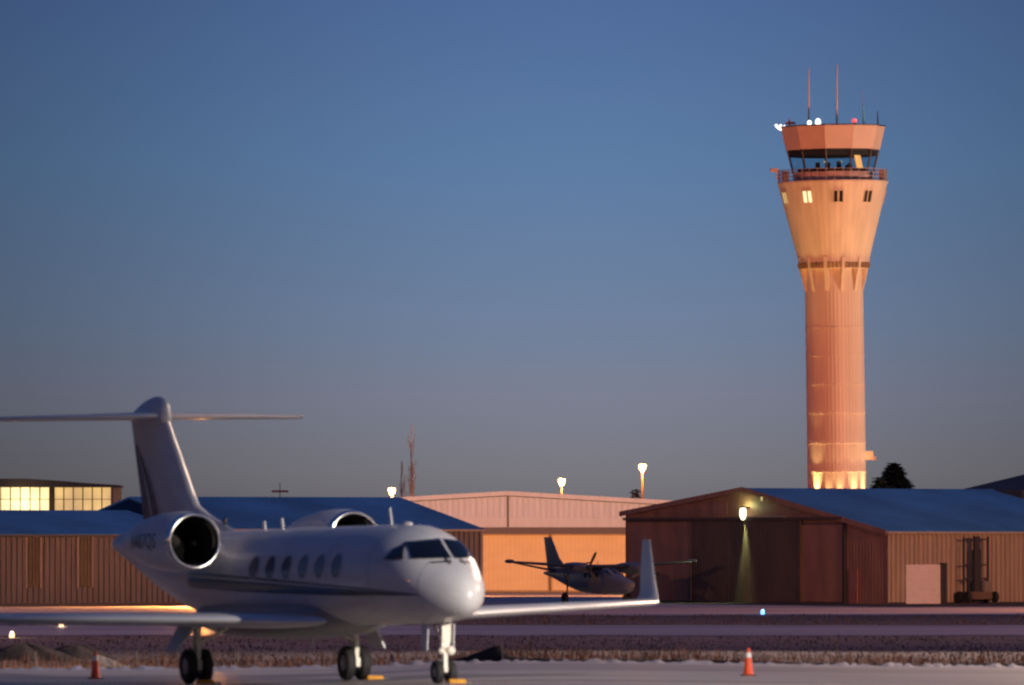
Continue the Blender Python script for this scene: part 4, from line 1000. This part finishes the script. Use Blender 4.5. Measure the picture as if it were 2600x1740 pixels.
# ------------------------------------------------------------------ trees
def poplar(x, y, D, wpx, label, seed):
    r = random.Random(seed); h = pz(y, D); t = thing('poplar_tree', label, 'tree', (px(x, D), D, 0), 0, 'bare poplars behind the hangars')
    bend = lambda z: -.30*(z/h)**2
    bm = BM(); n = 14
    for k in range(n):
        a, b = h*.92*k/n, h*.92*(k+1)/n; tube(bm, (bend(a), 0, a), (bend(b), 0, b), .20*(1-k/n)+.03, .20*(1-(k+1)/n)+.03, 8, cap=False)
    obj('trunk', bm, M['bark'], t, True)
    bm = BM(); W = wpx/F*D/2
    def br(p, d, ln, rad_, dep):
        p = Vector(p); d = Vector(d).normalized(); m = 3
        for k in range(m):
            q = p+d*ln/m; tube(bm, p, q, rad_*(1-k/m*.5), rad_*(1-(k+1)/m*.5), 4, cap=False)
            if dep:
                for _ in range(3):
                    dd = d+Vector((r.uniform(-.5, .5), r.uniform(-.5, .5), r.uniform(.1, .5))); br(q, dd, ln*r.uniform(.3, .5), rad_*.55, dep-1)
            d = (d+Vector((r.uniform(-.1, .1), r.uniform(-.1, .1), .25))).normalized(); p = q
    for k in range(22):
        z = h*r.uniform(.30, .93); a = r.uniform(0, 6.28); env = W*(.55+.45*math.sin(math.pi*min(1, (z/h))**1.3))
        br((bend(z), 0, z), (.28*math.cos(a), .28*math.sin(a), 1.0), env*2.4, .019, 2)
    obj('crown', bm, M['bark'], t)
poplar(1050, 1086, 708, 30, 'tall bare columnar poplar lit orange behind the blue roofed hangar', 4)
poplar(1026, 1180, 712, 26, 'shorter bare poplar just left of the tall one', 9)
def spruce(x, ytop, D, wpx, label, seed, n=7000, z0=0.):
    r = random.Random(seed); h = pz(ytop, D); W = wpx/F*D/2
    t = thing('spruce_tree', label, 'tree', (px(x, D), D, 0), 0)
    obj('trunk', tube(BM(), (0, 0, 0), (0, 0, h*.9), W*.12, .03, 10), M['trunk'], t)
    V = []; Fc = []
    for i in range(n):
        u = r.random()**.7; z = h*(1-u); k = 1+.25*math.sin(z*5.1+seed)+.15*math.sin(z*11); a = r.uniform(0, 6.28)
        lob = 1+.22*math.sin(5*a+z*1.3)
        rr = W*u**.8*min(1.1, k)*lob*r.random()**.35
        s = r.uniform(.25, .6); p = Vector((rr*math.cos(a), rr*math.sin(a), z-.12*rr))
        d = Vector((math.cos(a), math.sin(a), r.uniform(-.5, .25))); e = Vector((-math.sin(a), math.cos(a), r.uniform(-.4, .4)))
        b = len(V); V += [tuple(p-e*s*.5), tuple(p+e*s*.5), tuple(p+d*s*1.3+e*s*.12), tuple(p+d*s*1.3-e*s*.12)]; Fc.append((b, b+1, b+2, b+3))
    obj('crown', (V, [], Fc), M['needle'], t)
spruce(2270, 1176, 840, 260, 'dark spruce tree just right of the control tower base', 3, 14000)
spruce(2233, 1212, 830, 170, 'small reddish spruce at the left foot of the larger spruce', 6, 3000)
spruce(1612, 1243, 760, 26, 'tiny dark evergreen top showing over the white hangar roof', 8, 700)
# distant lamp mast, its blurred orange glow painted on a bar
D = 1150; t = thing('lamp_mast', 'thin distant lamp mast with its faint orange glow as a bar left of the poplars', 'mast', (px(711, D), D, 0))
obj('pole', tube(BM(), (0, 0, 0), (0, 0, pz(1226, D)), .10, .05, 8), M['pole'], t)
bm = BM(); h = pz(1248, D); bbox(bm, (-1.1, -.1, h-.14), (1.1, .1, h+.14)); obj('glow_bar', bm, mat('lamp_glow_orange', (.55, .17, .10), .6), t)

# ------------------------------------------------------------------ turboprop
K = .862; TP = R(27); D2 = 513
tp_ = thing('turboprop_plane', 'small dark high wing twin turboprop parked before the orange lit hangar', 'plane', (px(1522, D2), D2, .022), TP-R(90))
def S(*p): return tuple(K*q for q in p)
ft = pchip([-8.2, -7, -4, -1.5, .2, 1.6, 2.6, 3.6, 4.6, 5.0], [2.15, 2.25, 2.42, 2.48, 2.46, 2.40, 2.05, 1.78, 1.52, 1.25])
fb_ = pchip([-8.2, -7, -4.5, -2, 0, 3, 4.4, 5.0], [1.95, 1.75, 1.15, .72, .62, .62, .82, 1.22])
fw = pchip([-8.2, -7, -4.5, -2, 0, 2, 3.4, 4.5, 5.0], [.10, .22, .45, .62, .68, .68, .58, .34, .03])
bm = BM(); rings = []
for i in range(61):
    x = -8.2+13.2*i/60; tt, bb, ww = ft(x), fb_(x), fw(x)
    rings.append([S(x, ww*math.copysign(abs(math.cos(a))**.8, math.cos(a)), (tt+bb)/2+(tt-bb)/2*math.copysign(abs(math.sin(a))**.8, math.sin(a))) for a in [2*math.pi*k/32 for k in range(32)]])
loft(bm, rings); f2 = obj('fuselage', bm, M['plane2'], tp_, True)
for s in (-1, 1):
    for k in range(3):
        x0 = -.9+k*.85; yy = fw(x0)*.96
        bm = rbox(S(x0-.22, s*yy-.03*s, 1.72), S(x0+.22, s*(yy+.025), 2.10), .03); obj('cabin_window', bm, M['glassdark'], f2)
    V = []
    bm = BM(); vs = [bm.verts.new(S(x, s*y, z)) for x, y, z in ((2.72, .05, 2.03), (2.55, .52, 1.92), (1.75, .60, 2.22), (1.78, .05, 2.41))]; bm.faces.new(vs); obj('windshield', bm, M['glassdark'], f2)
    tip = s*7.05
    sw = [(1.0, s*.0, 2.50, 2.2, .14), (1.0, s*2.2, 2.54, 2.1, .14), (.75, s*6.6, 2.82, 1.35, .12), (.55, tip, 2.86, 1.0, .10)]
    wg = obj('wing', wing([tuple(K*q for q in a[:4])+(a[4],) for a in sw]), M['plane2dark'], tp_, smooth=40)
    bm = BM(); ball(bm, S(.25, tip, 2.88), S(.75, .12, .14)); obj('wing_tip', bm, M['plane2'], wg, True)
    A = Matrix.Translation(S(0, s*2.15, 2.42)) @ Matrix.Rotation(R(90), 4, 'Y') @ Matrix.Scale(K, 4)
    bm = BM(); lathe(bm, [(.06, -2.6), (.22, -1.9), (.36, -.6), (.41, .6), (.37, 1.7), (.24, 2.35), (.20, 2.4)], A, 28); en = obj('engine_nacelle', bm, M['plane2'], tp_, smooth=40)
    bm = BM(); lathe(bm, [(.20, 2.41), (.18, 2.6), (.10, 2.8), (.01, 2.9)], A, 20); obj('spinner', bm, M['dark'], en, smooth=40)
    for k in range(3):
        a = R((95, 215, 335)[k] if s > 0 else (62, 182, 302)[k]); c, q = math.cos(a), math.sin(a); bm = BM()
        rows = []
        for r_, wd in ((.12, .05), (.4, .10), (.9, .12), (1.22, .08)):
            y, z = c*r_, q*r_; rows.append([(2.55+.02, s*2.15+y-q*wd, 2.42+z+c*wd), (2.55-.05, s*2.15+y+q*wd, 2.42+z-c*wd), (2.53-.05, s*2.15+y+q*wd, 2.42+z-c*wd), (2.53+.0, s*2.15+y-q*wd, 2.42+z+c*wd)])
        loft(bm, [[S(*p) for p in r_] for r_ in rows]); obj('propeller_blade', bm, M['plane2dark'], en)
    bm = BM(); tube(bm, S(-.3, s*2.25, 2.2), S(-.45, s*2.30, .45), .06, .05, 10); tube(bm, S(-.35, s*2.27, 1.2), S(-.9, s*2.25, 2.1), .03, n=8); mg = obj('main_gear', bm, M['dark'], tp_)
    obj('wheel', lathe(BM(), [(.1, -.10), (.27, -.11), (.33, -.05), (.33, .05), (.27, .11), (.1, .10)], Matrix.Translation(S(-.45, s*2.30+s*.14, .365)) @ Matrix.Rotation(R(90), 4, 'X'), 24), M['black'], mg, smooth=40)
    st = [(-6.0, 0, 2.2, 1.6, .09), (-6.9, s*3.0, 2.78, .85, .09)]
    obj('tailplane', wing([tuple(K*q for q in a[:4])+(a[4],) for a in st]), M['plane2dark'], tp_, smooth=40)
fn = [(-3.6, 2.30, 0, 4.2, .02), (-5.3, 2.65, 0, 2.6, .06), (-6.0, 3.1, 0, 2.0, .09), (-7.2, 4.55, 0, 1.15, .09)]
fo = obj('tail_fin', wing([(K*a, K*b, 0, K*d, e) for a, b, c, d, e in fn], True), M['plane2'], tp_, smooth=40)
ng2 = obj('nose_gear', tube(BM(), S(3.6, 0, 1.0), S(3.7, 0, .3), .05, n=10), M['dark'], tp_)
obj('wheel', lathe(BM(), [(.08, -.07), (.2, -.08), (.25, -.03), (.25, .03), (.2, .08), (.08, .07)], Matrix.Translation(S(3.7, 0, .278)) @ Matrix.Rotation(R(90), 4, 'X'), 20), M['black'], ng2, smooth=40)
for x, h in ((-.2, .4), (-1.8, .25)):
    bm = BM(); tube(bm, S(x, 0, 2.4), S(x-.1, 0, 2.5+h), .015, n=6); obj('whip_antenna', bm, M['dark'], f2)
